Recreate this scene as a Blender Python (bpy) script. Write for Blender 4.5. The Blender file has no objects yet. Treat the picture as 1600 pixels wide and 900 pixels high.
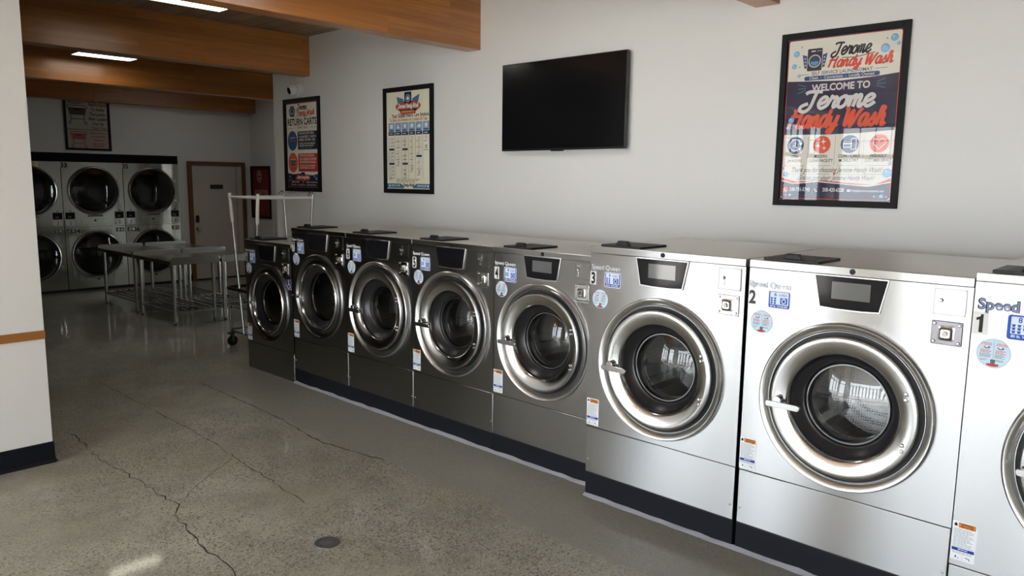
import bpy, bmesh, math, random
from mathutils import Matrix, Vector
from math import sin, cos, pi, radians
random.seed(7)
SC = bpy.context.scene
COL = SC.collection

# ------------------------------------------------------------------ camera, sky, light, exposure
F_PX = 1188.465
cam_d = bpy.data.cameras.new('camera'); cam_d.sensor_width = 36.0; cam_d.lens = F_PX / 1600 * 36
cam = bpy.data.objects.new('camera', cam_d); COL.objects.link(cam)
RT = Vector((0.68547782, -0.72800201, 0.01154226)); UP = Vector((0.09441813, 0.10459947, 0.99002231))
FW = Vector((0.72194555, 0.67754854, -0.1404372))
cam.matrix_world = Matrix(((RT.x, UP.x, -FW.x, 0), (RT.y, UP.y, -FW.y, 0), (RT.z, UP.z, -FW.z, 1.75), (0, 0, 0, 1)))
cam_d.clip_start = 0.02
SC.camera = cam
W = bpy.data.worlds.new('sky'); SC.world = W; W.use_nodes = True
_bg = W.node_tree.nodes['Background']; _bg.inputs[0].default_value = (0.88, 0.95, 1.0, 1); _bg.inputs[1].default_value = 12.5
SC.view_settings.view_transform = 'Standard'; SC.view_settings.look = 'None'
SC.view_settings.gamma = 1.0; SC.view_settings.use_curve_mapping = False
SC.view_settings.exposure = 0.14
SC.cycles.max_bounces = 10; SC.cycles.diffuse_bounces = 5; SC.cycles.glossy_bounces = 5
SC.cycles.transparent_max_bounces = 12; SC.cycles.transmission_bounces = 4
SC.cycles.sample_clamp_indirect = 8.0; SC.cycles.use_denoising = True
SC.cycles.caustics_reflective = False; SC.cycles.caustics_refractive = False
def portal(name, loc, rot, sx, sy):       # sky portals in the shop windows
    l = bpy.data.lights.new(name, 'AREA'); l.shape = 'RECTANGLE'; l.size = sx; l.size_y = sy; l.cycles.is_portal = True
    o = bpy.data.objects.new(name, l); COL.objects.link(o); o.location = loc; o.rotation_euler = rot
XL, YF = -4.2, -7.0                      # left wall, front wall
portal('window_daylight', (XL - 0.06, .2, 1.43), (0, radians(-90), 0), 2.63, 6.0)
portal('window_daylight', (XL - 0.06, 4.5, 1.55), (0, radians(-90), 0), 2.4, 1.05)
portal('window_daylight', (6.74 + .1, 9.1, 1.12), (0, radians(90), 0), 1.95, .4)
portal('window_daylight', (-2.85, 5.13 + 0.3, 1.55), (radians(-90), 0, 0), 2.5, 2.4)
sd = bpy.data.lights.new('sun', 'SUN'); sd.energy = 140; sd.angle = radians(.6); sd.color = (1, .95, .88)
sn = bpy.data.objects.new('sun', sd); COL.objects.link(sn); sn.rotation_euler = Vector((.66, .12, -.82)).to_track_quat('-Z', 'Y').to_euler()
# added unseen fill lamps: one over the front room, one brightening the back wall
def lamp(x, y, e, sx, sy):
    l = bpy.data.lights.new('ceiling_fill', 'AREA'); l.shape = 'RECTANGLE'; l.size = sx; l.size_y = sy; l.energy = e; l.color = (1, .97, .93)
    o = bpy.data.objects.new('ceiling_fill', l); COL.objects.link(o); o.location = (x, y, 3.13)
for q in ((2.9, 3.6, 14, .68, .26), (5.4, 10.9, 4.5, 1.3, 1.6)): lamp(*q)

# ------------------------------------------------------------------ materials
MATS = {}
def lin(c): return tuple((x / 255 / 12.92) if x / 255 <= .04045 else ((x / 255 + .055) / 1.055) ** 2.4 for x in c)
def mat(name, col=(.8, .8, .8), rough=.5, metal=0.0, **kw):
    if name in MATS: return MATS[name]
    m = bpy.data.materials.new(name); m.use_nodes = True
    b = m.node_tree.nodes['Principled BSDF']
    b.inputs['Base Color'].default_value = (*col, 1); b.inputs['Roughness'].default_value = rough; b.inputs['Metallic'].default_value = metal
    for k, v in kw.items():
        k = k.replace('_', ' ')
        b.inputs[k].default_value = v if not isinstance(v, tuple) else (*v, 1)
    MATS[name] = m; return m
class NT:
    def __init__(s, m): s.m = m; s.t = m.node_tree; s.n = s.t.nodes; s.b = s.n['Principled BSDF']
    def add(s, typ, **kw):
        n = s.n.new(typ)
        for k, v in kw.items():
            if k in n.inputs.keys(): n.inputs[k].default_value = v
            else: setattr(n, k, v)
        return n
    def link(s, a, b): s.t.links.new(a, b)
    def coords(s, scale=(1, 1, 1), kind='Object', rot=(0, 0, 0)):
        tc = s.add('ShaderNodeTexCoord'); mp = s.add('ShaderNodeMapping'); mp.inputs['Scale'].default_value = scale; mp.inputs['Rotation'].default_value = rot
        s.link(tc.outputs[kind], mp.inputs[0]); return mp.outputs[0]
    def noise(s, vec, scale, detail=3, rough=.55):
        n = s.add('ShaderNodeTexNoise'); n.inputs['Scale'].default_value = scale; n.inputs['Detail'].default_value = detail; n.inputs['Roughness'].default_value = rough
        s.link(vec, n.inputs['Vector']); return n.outputs['Fac']
    def ramp(s, fac, stops):
        r = s.add('ShaderNodeValToRGB'); e = r.color_ramp.elements
        while len(e) < len(stops): e.new(.5)
        for k, (p, c) in enumerate(stops): e[k].position = p; e[k].color = (*c, 1) if isinstance(c, tuple) else (c, c, c, 1)
        s.link(fac, r.inputs[0]); return r.outputs[0]
    def mix(s, fac, a, b, blend='MIX'):
        n = s.add('ShaderNodeMix'); n.data_type = 'RGBA'; n.blend_type = blend
        for k, v in ((0, fac), (6, a), (7, b)):
            if hasattr(v, 'links'): s.link(v, n.inputs[k])
            else: n.inputs[k].default_value = v if k == 0 else (*v, 1)
        return n.outputs[2]
    def bump(s, h, strength=.2, dist=.01):
        n = s.add('ShaderNodeBump'); n.inputs['Strength'].default_value = strength; n.inputs['Distance'].default_value = dist
        s.link(h, n.inputs['Height']); s.link(n.outputs[0], s.b.inputs['Normal'])

def steel_mat(name, col, rough, wav=.25, aniso=.55):
    m = mat(name, col, rough, 1.0); t = NT(m)
    t.b.inputs['Anisotropic'].default_value = aniso
    tg = t.add('ShaderNodeTangent'); tg.direction_type = 'RADIAL'; tg.axis = 'Z'; t.link(tg.outputs[0], t.b.inputs['Tangent'])
    t.b.inputs['Anisotropic Rotation'].default_value = .25
    n1 = t.noise(t.coords((2.2, 2.2, .6)), 1.6, 1, .4)
    t.bump(n1, wav, .02); return m
STEEL = steel_mat('brushed_stainless_steel', (.395, .402, .412), .28, .1, 1.0)
TOPST = steel_mat('satin_steel_top', (.60, .59, .56), .42, .1, .3)
TABST = steel_mat('table_stainless_steel', (.52, .52, .50), .22, .1)
DRYST = steel_mat('dryer_stainless_steel', (.50, .50, .45), .12, .5, .5)
CHROME = mat('polished_steel', (.58, .58, .575), .17, 1.0)
CHROME2 = mat('satin_steel_ring', (.60, .60, .595), .28, 1.0)
DKSTEEL = mat('dark_steel', (.18, .18, .18), .3, 1.0)
BLACK = mat('black_plastic', (.012, .012, .014), .45, Specular_IOR_Level=.2)
RUBBER = mat('black_rubber', (.014, .014, .016), .3)
VOID = mat('dark_gap', (.006, .006, .007), .6)
PLINTH = mat('black_vinyl_base', (.010, .011, .015), .5, Specular_IOR_Level=.12)
SCREEN = mat('black_glass_panel', (.008, .008, .01), .08, Specular_IOR_Level=.14)
LCD = mat('grey_lcd_screen', (.10, .105, .11), .07)
WHITE = mat('white_plastic', (.78, .78, .76), .4)
FRAME = mat('black_picture_frame', (.009, .009, .010), .5, Specular_IOR_Level=.12)
CAULK = mat('grey_caulk', (.30, .31, .35), .6)
OAK = mat('oak_trim', lin((150, 98, 45)), .4)
DOORW = mat('painted_door', lin((198, 190, 180)), .5)
BROWNF = mat('brown_door_frame', lin((112, 72, 38)), .45)
CORD = mat('cotton_cord', lin((190, 160, 100)), .8)
ALU = mat('aluminium_window_frame', (.10, .095, .09), .4, .6)

def wallpaint(name, c):
    m = mat(name, c, .55); t = NT(m); t.bump(t.noise(t.coords(), 60, 3), .06, .004); return m
DKWALL = mat('unseen_dark_wall', lin((70, 58, 48)), .6)  # unseen rear walls, darkened so the far washers reflect a dim room
PAINT = wallpaint('white_wall_paint', (.78, .782, .772))
def drum():
    m = mat('perforated_drum', (.42, .42, .42), .25, 1.0); t = NT(m)
    v = t.add('ShaderNodeTexVoronoi'); v.feature = 'F1'; v.inputs['Scale'].default_value = 90; v.inputs['Randomness'].default_value = .15
    t.link(t.coords(), v.inputs['Vector'])
    c = t.ramp(v.outputs['Distance'], [(.28, (.06, .06, .06)), (.36, (.42, .42, .42))]); t.link(c, t.b.inputs['Base Color']); return m
DRUM = drum()
def glass(name, tint=.55, rough=.02, ior=1.5):
    m = bpy.data.materials.new(name); m.use_nodes = True; t = m.node_tree; t.nodes.clear()
    o = t.nodes.new('ShaderNodeOutputMaterial'); mx = t.nodes.new('ShaderNodeMixShader'); fr = t.nodes.new('ShaderNodeFresnel'); fr.inputs[0].default_value = ior
    tr = t.nodes.new('ShaderNodeBsdfTransparent'); tr.inputs[0].default_value = (tint, tint, tint, 1)
    gl = t.nodes.new('ShaderNodeBsdfGlossy'); gl.inputs['Roughness'].default_value = rough
    t.links.new(fr.outputs[0], mx.inputs[0]); t.links.new(tr.outputs[0], mx.inputs[1]); t.links.new(gl.outputs[0], mx.inputs[2]); t.links.new(mx.outputs[0], o.inputs[0]); return m
DOORGLASS = glass('washer_door_glass', .75, .03, 1.62)
DRYGLASS = glass('dryer_door_glass', .28, .03, 1.55)
POSTERGLASS = glass('poster_glazing', .96, .015, 1.45)
def wood():
    m = mat('laminated_timber', (.3, .13, .04), .33); t = NT(m)
    v = t.coords((1, 1, 1)); sp = t.add('ShaderNodeSeparateXYZ'); t.link(v, sp.inputs[0])
    cb = t.add('ShaderNodeCombineXYZ'); t.link(sp.outputs[0], cb.inputs[0]); t.link(sp.outputs[2], cb.inputs[1])
    br = t.add('ShaderNodeTexBrick'); br.inputs['Scale'].default_value = 1; br.inputs['Brick Width'].default_value = 1.7; br.inputs['Row Height'].default_value = .042
    br.inputs['Mortar Size'].default_value = .0006; br.inputs['Color1'].default_value = (.1, .1, .1, 1); br.inputs['Color2'].default_value = (.9, .9, .9, 1); br.inputs['Mortar'].default_value = (.2, .2, .2, 1); br.inputs['Bias'].default_value = -.1
    br.offset = .37
    t.link(cb.outputs[0], br.inputs['Vector'])
    grain = t.noise(t.coords((1.2, 8, 34)), 1.6, 5, .65)
    big = t.noise(t.coords((.8, 2, 5)), 1.3, 3)
    c1 = t.ramp(br.outputs['Color'], [(0, lin((156, 100, 48))), (.5, lin((188, 126, 62))), (1, lin((212, 150, 80)))])
    c2 = t.mix(t.ramp(grain, [(.3, .55), (.7, 0.0)]), c1, lin((122, 74, 34)))
    c3 = t.mix(t.ramp(big, [(.35, .45), (.65, 0.0)]), c2, lin((150, 92, 44)))
    t.link(c3, t.b.inputs['Base Color']); cw = t.add('ShaderNodeMapRange'); t.link(sp.outputs[1], cw.inputs[0]); cw.inputs[1].default_value = 4.6; cw.inputs[2].default_value = 7.0; cw.inputs[3].default_value = .22; cw.inputs[4].default_value = .6; t.link(cw.outputs[0], t.b.inputs['Coat Weight'])
    t.b.inputs['Coat Roughness'].default_value = .22
    return m
TIMBER = wood()
def planks():
    m = mat('ceiling_planks', (.2, .15, .11), .55); t = NT(m)
    v = t.coords((1, 1, 1)); sp = t.add('ShaderNodeSeparateXYZ'); t.link(v, sp.inputs[0])
    cb = t.add('ShaderNodeCombineXYZ'); t.link(sp.outputs[1], cb.inputs[0]); t.link(sp.outputs[0], cb.inputs[1])
    br = t.add('ShaderNodeTexBrick'); br.inputs['Scale'].default_value = 1; br.inputs['Brick Width'].default_value = 2.4; br.inputs['Row Height'].default_value = .19
    br.inputs['Mortar Size'].default_value = .005; br.inputs['Color1'].default_value = (*lin((132, 112, 94)), 1); br.inputs['Color2'].default_value = (*lin((160, 138, 116)), 1); br.inputs['Mortar'].default_value = (*lin((50, 38, 30)), 1)
    t.link(cb.outputs[0], br.inputs['Vector'])
    g = t.noise(t.coords((14, 1.2, 1)), 2, 4)
    t.link(t.mix(t.ramp(g, [(.35, .35), (.7, 0.0)]), br.outputs['Color'], lin((90, 68, 50))), t.b.inputs['Base Color']); return m
PLANKS = planks()
def concrete():
    m = mat('polished_concrete', (.3, .28, .24), .2); t = NT(m); v = t.coords()
    big = t.noise(v, .9, 4, .6); mid = t.noise(v, 5, 4, .65); fine = t.noise(v, 95, 3, .7); warm = t.noise(t.coords((1, .55, 1)), 1.7, 3, .5)
    c = t.ramp(big, [(.28, lin((160, 150, 130))), (.5, lin((182, 174, 155))), (.72, lin((205, 198, 180)))])
    c = t.mix(t.ramp(warm, [(.5, 0.0), (.68, .4)]), c, lin((178, 160, 124)))
    c = t.mix(t.ramp(mid, [(.33, .55), (.62, 0.0)]), c, lin((138, 130, 112)))
    def specks(sc, lo, d0, d1, amount):
        vo = t.add('ShaderNodeTexVoronoi'); vo.inputs['Scale'].default_value = sc; t.link(v, vo.inputs['Vector'])
        sel = t.ramp(vo.outputs['Color'], [(lo, 0.0), (lo + .06, 1.0)]); dot = t.ramp(vo.outputs['Distance'], [(d0, 1.0), (d1, 0.0)])
        mm = t.add('ShaderNodeMath'); mm.operation = 'MULTIPLY'; t.link(sel, mm.inputs[0]); t.link(dot, mm.inputs[1])
        m2 = t.add('ShaderNodeMath'); m2.operation = 'MULTIPLY'; t.link(mm.outputs[0], m2.inputs[0]); t.link(amount, m2.inputs[1]); return m2.outputs[0]
    patch = t.ramp(t.noise(v, 1.5, 3), [(.34, .25), (.6, .95)])
    c = t.mix(specks(75, .58, .3, .55, patch), c, lin((84, 78, 68)))
    c = t.mix(specks(150, .52, .3, .6, patch), c, lin((92, 86, 75)))
    c = t.mix(specks(95, .62, .25, .5, patch), c, lin((214, 205, 185)))
    c = t.mix(t.ramp(fine, [(.36, .45), (.52, 0.0)]), c, lin((120, 113, 99)))
    # newer concrete strip along the machines
    sp = t.add('ShaderNodeSeparateXYZ'); t.link(v, sp.inputs[0])
    sx = t.add('ShaderNodeMath'); sx.operation = 'MULTIPLY_ADD'; t.link(t.noise(t.coords((0, 1, 0)), .75, 2), sx.inputs[0]); sx.inputs[1].default_value = .62; t.link(sp.outputs[0], sx.inputs[2])
    st = t.ramp(sx.outputs[0], [(0, 0.0), (1, 1.0)]); rr = st.node; rr.color_ramp.elements[0].position = 0; 
    mr = t.add('ShaderNodeMapRange'); t.link(sx.outputs[0], mr.inputs[0]); mr.inputs[1].default_value = 3.08; mr.inputs[2].default_value = 3.11
    my = t.add('ShaderNodeMapRange'); t.link(sp.outputs[1], my.inputs[0]); my.inputs[1].default_value = 6.4; my.inputs[2].default_value = 6.2
    mk = t.add('ShaderNodeMath'); mk.operation = 'MULTIPLY'; t.link(mr.outputs[0], mk.inputs[0]); t.link(my.outputs[0], mk.inputs[1])
    ms = t.add('ShaderNodeMath'); ms.operation = 'MULTIPLY'; t.link(mk.outputs[0], ms.inputs[0]); ms.inputs[1].default_value = .7
    c = t.mix(ms.outputs[0], c, lin((150, 144, 134)))
    hs = t.add('ShaderNodeHueSaturation'); hs.inputs['Saturation'].default_value = .8; t.link(c, hs.inputs['Color']); c = t.mix(1.0, hs.outputs[0], (.82, .88, .90), 'MULTIPLY')
    t.link(c, t.b.inputs['Base Color'])
    t.link(t.ramp(mid, [(.3, .36), (.7, .46)]), t.b.inputs['Roughness'])
    cw = t.add('ShaderNodeMapRange'); t.link(sp.outputs[1], cw.inputs[0]); cw.inputs[1].default_value = 4.6; cw.inputs[2].default_value = 7.0; cw.inputs[3].default_value = .22; cw.inputs[4].default_value = .6; t.link(cw.outputs[0], t.b.inputs['Coat Weight'])
    t.b.inputs['Coat Roughness'].default_value = .06
    t.bump(t.noise(v, 2.5, 2), .06, .006); return m
CONCRETE = concrete()
LED = mat('led_diffuser', (.9, .9, .88), .5); LED.node_tree.nodes['Principled BSDF'].inputs['Emission Color'].default_value = (1, .93, .78, 1); LED.node_tree.nodes['Principled BSDF'].inputs['Emission Strength'].default_value = 15.0
INKS = {}
def ink(c):
    if c not in INKS: INKS[c] = mat('printed_ink_%02x%02x%02x' % c, lin(c), .5, Specular_IOR_Level=.2)
    return INKS[c]

# ------------------------------------------------------------------ mesh builder
class MB:
    def __init__(s): s.v = []; s.f = []; s.mi = []
    def add(s, vs, fs, mi=0):
        o = len(s.v); s.v += [tuple(p) for p in vs]
        for f in fs: s.f.append(tuple(i + o for i in f)); s.mi.append(mi)
        return s
    def box(s, x0, x1, y0, y1, z0, z1, mi=0, skip=''):
        vs = [(x, y, z) for x in (x0, x1) for y in (y0, y1) for z in (z0, z1)]
        fs = dict(l=(0, 1, 3, 2), r=(4, 6, 7, 5), f=(0, 4, 5, 1), b=(2, 3, 7, 6), d=(0, 2, 6, 4), u=(1, 5, 7, 3))
        return s.add(vs, [q for k, q in fs.items() if k not in skip], mi)
    def lathe(s, prof, cx=0, cz=0, n=64, mi=0):           # profile of (radius, y), turned about the y direction
        o = []; rings = []
        for r, y in prof:
            if r < 1e-6: rings.append([len(o)]); o.append((cx, y, cz))
            else:
                rings.append(list(range(len(o), len(o) + n)))
                o += [(cx + r * cos(2 * pi * k / n), y, cz + r * sin(2 * pi * k / n)) for k in range(n)]
        fs = []
        for a, b in zip(rings, rings[1:]):
            for k in range(n):
                k2 = (k + 1) % n
                if len(a) == 1 and len(b) == 1: continue
                if len(a) == 1: fs.append((a[0], b[k], b[k2]))
                elif len(b) == 1: fs.append((a[k], b[0], a[k2]))
                else: fs.append((a[k], b[k], b[k2], a[k2]))
        return s.add(o, fs, mi)
    def tube(s, pts, r, n=10, mi=0, closed=False):
        P = [Vector(p) for p in pts]; N = len(P); rings = []; up = None
        for i in range(N):
            a = P[i - 1] if (i > 0 or closed) else P[i]; b = P[(i + 1) % N] if (i < N - 1 or closed) else P[i]
            d = (b - a).normalized()
            if up is None: up = d.orthogonal().normalized()
            up = (up - d * up.dot(d)).normalized(); w = d.cross(up)
            rings.append([P[i] + (up * cos(2 * pi * k / n) + w * sin(2 * pi * k / n)) * r for k in range(n)])
        vs = [p for R in rings for p in R]; fs = []
        for i in range(N if closed else N - 1):
            j = (i + 1) % N
            for k in range(n): fs.append((i * n + k, i * n + (k + 1) % n, j * n + (k + 1) % n, j * n + k))
        if not closed: fs.append(tuple(range(n))[::-1]); fs.append(tuple(range((N - 1) * n, N * n)))
        return s.add(vs, fs, mi)
    def prism(s, poly, y0, y1, mi=0, axis='y'):            # polygon in x,z pushed along y (or x,y along z)
        n = len(poly); P = (lambda a, b, t: (a, t, b)) if axis == 'y' else ((lambda a, b, t: (a, b, t)) if axis == 'z' else (lambda a, b, t: (t, a, b)))
        vs = [P(a, b, y0) for a, b in poly] + [P(a, b, y1) for a, b in poly]
        fs = [tuple(range(n)), tuple(range(2 * n - 1, n - 1, -1))] + [(k, n + k, n + (k + 1) % n, (k + 1) % n) for k in range(n)]
        return s.add(vs, fs, mi)
    def build(s, name, mats, parent=None, bevel=0, seg=2, smooth=True, ang=35, label=None):
        me = bpy.data.meshes.new(name); me.from_pydata(s.v, [], s.f)
        for m in (mats if isinstance(mats, (list, tuple)) else [mats]): me.materials.append(m)
        me.polygons.foreach_set('material_index', s.mi)
        bm = bmesh.new(); bm.from_mesh(me); bmesh.ops.recalc_face_normals(bm, faces=bm.faces); bm.to_mesh(me); bm.free()
        if smooth:
            me.polygons.foreach_set('use_smooth', [True] * len(me.polygons)); me.set_sharp_from_angle(angle=radians(ang))
        o = bpy.data.objects.new(name, me); COL.objects.link(o)
        if parent: o.parent = parent
        if bevel:
            b = o.modifiers.new('edge', 'BEVEL'); b.width = bevel; b.segments = seg; b.limit_method = 'ANGLE'; b.angle_limit = radians(40)
        if label: o['label'] = label
        return o
def rrect(x0, x1, z0, z1, r, n=5, corners='1111'):
    out = []
    for (cx, cz, a0, on) in ((x1 - r, z1 - r, 0, corners[0]), (x0 + r, z1 - r, 90, corners[1]), (x0 + r, z0 + r, 180, corners[2]), (x1 - r, z0 + r, 270, corners[3])):
        if on == '1': out += [(cx + r * cos(radians(a0 + 90 * k / n)), cz + r * sin(radians(a0 + 90 * k / n))) for k in range(n + 1)]
        else: out.append((cx + (r if a0 in (0, 270) else -r), cz + (r if a0 in (0, 90) else -r)))
    return out
def tag(o, label, cat, group=None, kind=None):
    o['label'] = label; o['category'] = cat
    if group: o['group'] = group
    if kind: o['kind'] = kind
    return o
def empty(name, loc, rz=0):
    o = bpy.data.objects.new(name, None); COL.objects.link(o); o.location = loc; o.rotation_euler = (0, 0, rz); o.empty_display_size = .1; return o
def struct(o, label, cat): return tag(o, label, cat, kind='structure')

# ------------------------------------------------------------------ flat printing: stickers, posters, lettering
TXT = {}
def text_mesh(s, bold):
    k = (s, bold)
    if k not in TXT:
        c = bpy.data.curves.new('t', 'FONT'); c.body = s; c.size = 1.4; c.offset = bold; c.resolution_u = 3
        o = bpy.data.objects.new('t', c); me = bpy.data.meshes.new_from_object(o)
        TXT[k] = ([(v.co.x, v.co.y) for v in me.vertices], [tuple(p.vertices) for p in me.polygons])
        bpy.data.objects.remove(o); bpy.data.curves.remove(c); bpy.data.meshes.remove(me)
    return TXT[k]
SCRIPT = {
 'J': (.66, [[(.1, .78), (.2, .93), (.45, .95), (.7, .9)], [(.5, .93), (.47, .5), (.42, .06), (.26, -.14), (.06, -.06), (.08, .12), (.3, .22)]]),
 'e': (.37, [[(0, .16), (.2, .22), (.32, .36), (.2, .46), (.07, .34), (.06, .13), (.17, 0), (.3, .05), (.4, .16)]]),
 'r': (.34, [[(0, .12), (.08, .36), (.1, .5), (.14, .4), (.28, .42), (.24, .2), (.26, .02), (.36, .1)]]),
 'o': (.4, [[(.22, .46), (.07, .34), (.06, .1), (.18, 0), (.31, .1), (.32, .32), (.22, .46), (.32, .4), (.42, .4)]]),
 'm': (.53, [[(0, .1), (.07, .44), (.06, 0)], [(.06, .28), (.18, .46), (.24, .38), (.22, 0)], [(.22, .28), (.34, .46), (.4, .38), (.39, .08), (.46, 0), (.55, .13)]]),
 'H': (.62, [[(.06, .86), (.16, .95), (.12, .5), (.06, 0)], [(.54, .95), (.48, .5), (.45, 0), (.56, .06)], [(0, .44), (.25, .5), (.52, .48)]]),
 'a': (.43, [[(.34, .4), (.2, .46), (.07, .32), (.06, .1), (.15, 0), (.28, .1), (.34, .44), (.33, .08), (.38, 0), (.46, .1)]]),
 'n': (.41, [[(0, .1), (.07, .44), (.06, 0)], [(.06, .26), (.2, .46), (.28, .38), (.26, .08), (.32, 0), (.43, .12)]]),
 'd': (.46, [[(.34, .4), (.2, .46), (.07, .32), (.06, .1), (.15, 0), (.28, .1), (.36, .5), (.4, .95)], [(.36, .5), (.34, .08), (.4, 0), (.48, .1)]]),
 'y': (.41, [[(.02, .44), (.06, .15), (.16, .05), (.28, .15), (.35, .45), (.3, 0), (.22, -.3), (.08, -.34), (.06, -.22), (.2, -.08), (.43, .1)]]),
 'W': (.72, [[(0, .86), (.09, .94), (.1, .4), (.15, 0), (.28, .45), (.36, .75), (.37, .1), (.42, 0), (.6, .5), (.72, .95)]]),
 's': (.34, [[(0, .1), (.14, .3), (.2, .48), (.23, .3), (.29, .12), (.2, 0), (.06, .05)], [(.27, .06), (.36, .12)]]),
 'h': (.42, [[(0, .1), (.14, .5), (.21, .85), (.14, .95), (.08, .8), (.06, 0)], [(.07, .25), (.18, .45), (.27, .38), (.26, .08), (.32, 0), (.43, .1)]]),
 ' ': (.22, [])}
def smoothpath(p, sub=6):
    if len(p) < 3: return p
    q = [p[0]] + list(p) + [p[-1]]; out = []
    for i in range(1, len(q) - 2):
        a, b, c, d = q[i - 1], q[i], q[i + 1], q[i + 2]
        for k in range(sub):
            t = k / sub
            out.append(tuple(.5 * (2 * b[j] + (c[j] - a[j]) * t + (2 * a[j] - 5 * b[j] + 4 * c[j] - d[j]) * t * t + (3 * b[j] - a[j] - 3 * c[j] + d[j]) * t ** 3) for j in (0, 1)))
    return out + [p[-1]]
class Print:
    """Flat artwork in the x,z plane, facing local -y, stacked in thin ink layers."""
    def __init__(s, y=0.0, eps=.00025): s.mb = MB(); s.cols = []; s.y = y; s.eps = eps
    def _m(s, c):
        if c not in s.cols: s.cols.append(c)
        return s.cols.index(c)
    def poly(s, pts, c, L=0):
        s.mb.add([(a, s.y - L * s.eps, b) for a, b in pts], [tuple(range(len(pts)))], s._m(c)); return s
    def rect(s, x0, x1, z0, z1, c, L=0): return s.poly([(x0, z0), (x1, z0), (x1, z1), (x0, z1)], c, L)
    def rr(s, x0, x1, z0, z1, r, c, L=0): return s.poly(rrect(x0, x1, z0, z1, r), c, L)
    def ell(s, x, z, a, b, c, L=0, n=36): return s.poly([(x + a * cos(2 * pi * k / n), z + b * sin(2 * pi * k / n)) for k in range(n)], c, L)
    def line(s, pts, w, c, L=0, closed=False, w0=None):
        P = [Vector(p) for p in pts]; N = len(P); vs = []
        for i in range(N):
            a = P[i - 1] if (i > 0 or closed) else P[i]; b = P[(i + 1) % N] if (i < N - 1 or closed) else P[i]
            d = (b - a); d = d.normalized() if d.length > 1e-9 else Vector((1, 0)); q = Vector((-d.y, d.x)) * w / 2
            vs += [P[i] + q, P[i] - q]
        y = s.y - L * s.eps
        if w0 is not None: y -= w0
        s.mb.add([(v.x, y - (i // 2) * 3e-6, v.y) for i, v in enumerate(vs)], [(2 * i, 2 * i + 1, (2 * ((i + 1) % N)) + 1, 2 * ((i + 1) % N)) for i in range(N if closed else N - 1)], s._m(c)); return s
    def circ(s, x, z, r, w, c, L=0, n=32): return s.line([(x + r * cos(2 * pi * k / n), z + r * sin(2 * pi * k / n)) for k in range(n)], w, c, L, True)
    def text(s, t, x, z, h, c, L=1, bold=0.0, shear=0.0, width=None, align='c'):
        vs, fs = text_mesh(t, bold)
        if not vs: return s
        x0 = min(v[0] for v in vs); x1 = max(v[0] for v in vs)
        sx = h if width is None else width / (x1 - x0)
        tot = (x1 - x0) * sx; off = x - (tot / 2 if align == 'c' else 0 if align == 'l' else tot)
        y = s.y - L * s.eps
        s.mb.add([(off + (a - x0) * sx + shear * b * h, y, z + b * h) for a, b in vs], fs, s._m(c)); return s
    def script(s, t, x, z, h, c, L=1, w=.11, shear=.25, align='c', width=None):
        tot = sum(SCRIPT[k][0] for k in t); sx = h if width is None else width / tot
        off = x - (tot * sx / 2 if align == 'c' else 0); pos = 0; np_ = 0
        for i, k in enumerate(t):
            for st in SCRIPT[k][1]:
                q = smoothpath([(a, b * 1.35 if 0 <= b <= .46 else b if b < 0 else .62 + (b - .46) * .673) for a, b in st]); s.line([(off + (pos + a) * sx + shear * b * h, z + b * h) for a, b in q], w * h, c, L, False, np_ * 3e-6); np_ += len(q)
            pos += SCRIPT[k][0]
        return s
    def smallprint(s, x0, x1, z0, z1, rows, c, L=1, fill=.45, rag=.3, rnd=None):
        rnd = rnd or random; p = (z1 - z0) / rows
        for k in range(rows):
            z = z1 - (k + .5) * p; e = x0 + (x1 - x0) * (1 - rnd.random() * rag); x = x0
            while x < e - 1e-6:
                w = min(e - x, (x1 - x0) * (.08 + .14 * rnd.random())); s.rect(x, x + w * .85, z - p * fill / 2, z + p * fill / 2, c, L); x += w
        return s
    def build(s, name, parent=None, label=None):
        me = bpy.data.meshes.new(name); me.from_pydata(s.mb.v, [], s.mb.f)
        for c in s.cols: me.materials.append(ink(c))
        me.polygons.foreach_set('material_index', s.mb.mi)
        o = bpy.data.objects.new(name, me); COL.objects.link(o)
        if parent: o.parent = parent
        if label: o['label'] = label
        return o
INKB, NAVY, RED, CREAM, BLUE, LBLUE, GREY, WHT = (22, 22, 26), (36, 38, 66), (206, 72, 50), (240, 236, 224), (44, 74, 124), (128, 182, 216), (110, 112, 116), (236, 238, 240)

# ------------------------------------------------------------------ room
XW = 4.648; CEIL = 3.25; YP = 5.13; YB = 12.69; YD = 12.63; XA = 3.381; XB = 3.270; XALC = 6.74
struct(MB().box(-4.4, 7.2, -7.2, 14, -.12, 0).build('floor', CONCRETE), 'worn polished concrete floor with speckled aggregate and hairline cracks', 'floor')
struct(MB().box(-1.75, 7.2, 5.33, 14, CEIL, CEIL + .12).box(-4.4, 7.2, -7.2, 5.33, CEIL, CEIL + .12).build('ceiling', PLANKS), 'grey brown plank ceiling between the timber beams', 'ceiling')
struct(MB().box(XW, 7.0, -7.2, 8.168, 0, CEIL).build('wall_right', PAINT), 'long white wall behind the row of washers', 'wall')
struct(MB().box(XALC, XALC + .2, 9.3, 13.2, 0, CEIL).box(XALC, XALC + .2, 8.168, 8.9, 0, CEIL).box(XALC, XALC + .2, 8.9, 9.3, 0, .15).box(XALC, XALC + .2, 8.9, 9.3, 2.1, CEIL).build('wall_alcove', PAINT), 'shaded white alcove wall beside the back door', 'wall')
struct(MB().box(5.425, XALC, YB, YB + .2, 0, CEIL).build('wall_back', PAINT), 'shaded white back wall around the door', 'wall')
struct(MB().box(-1.75, 5.425, YD, YD + .25, 2.075, CEIL).build('wall_back_upper', PAINT), 'shaded white wall above the stacked dryers', 'wall')
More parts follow.
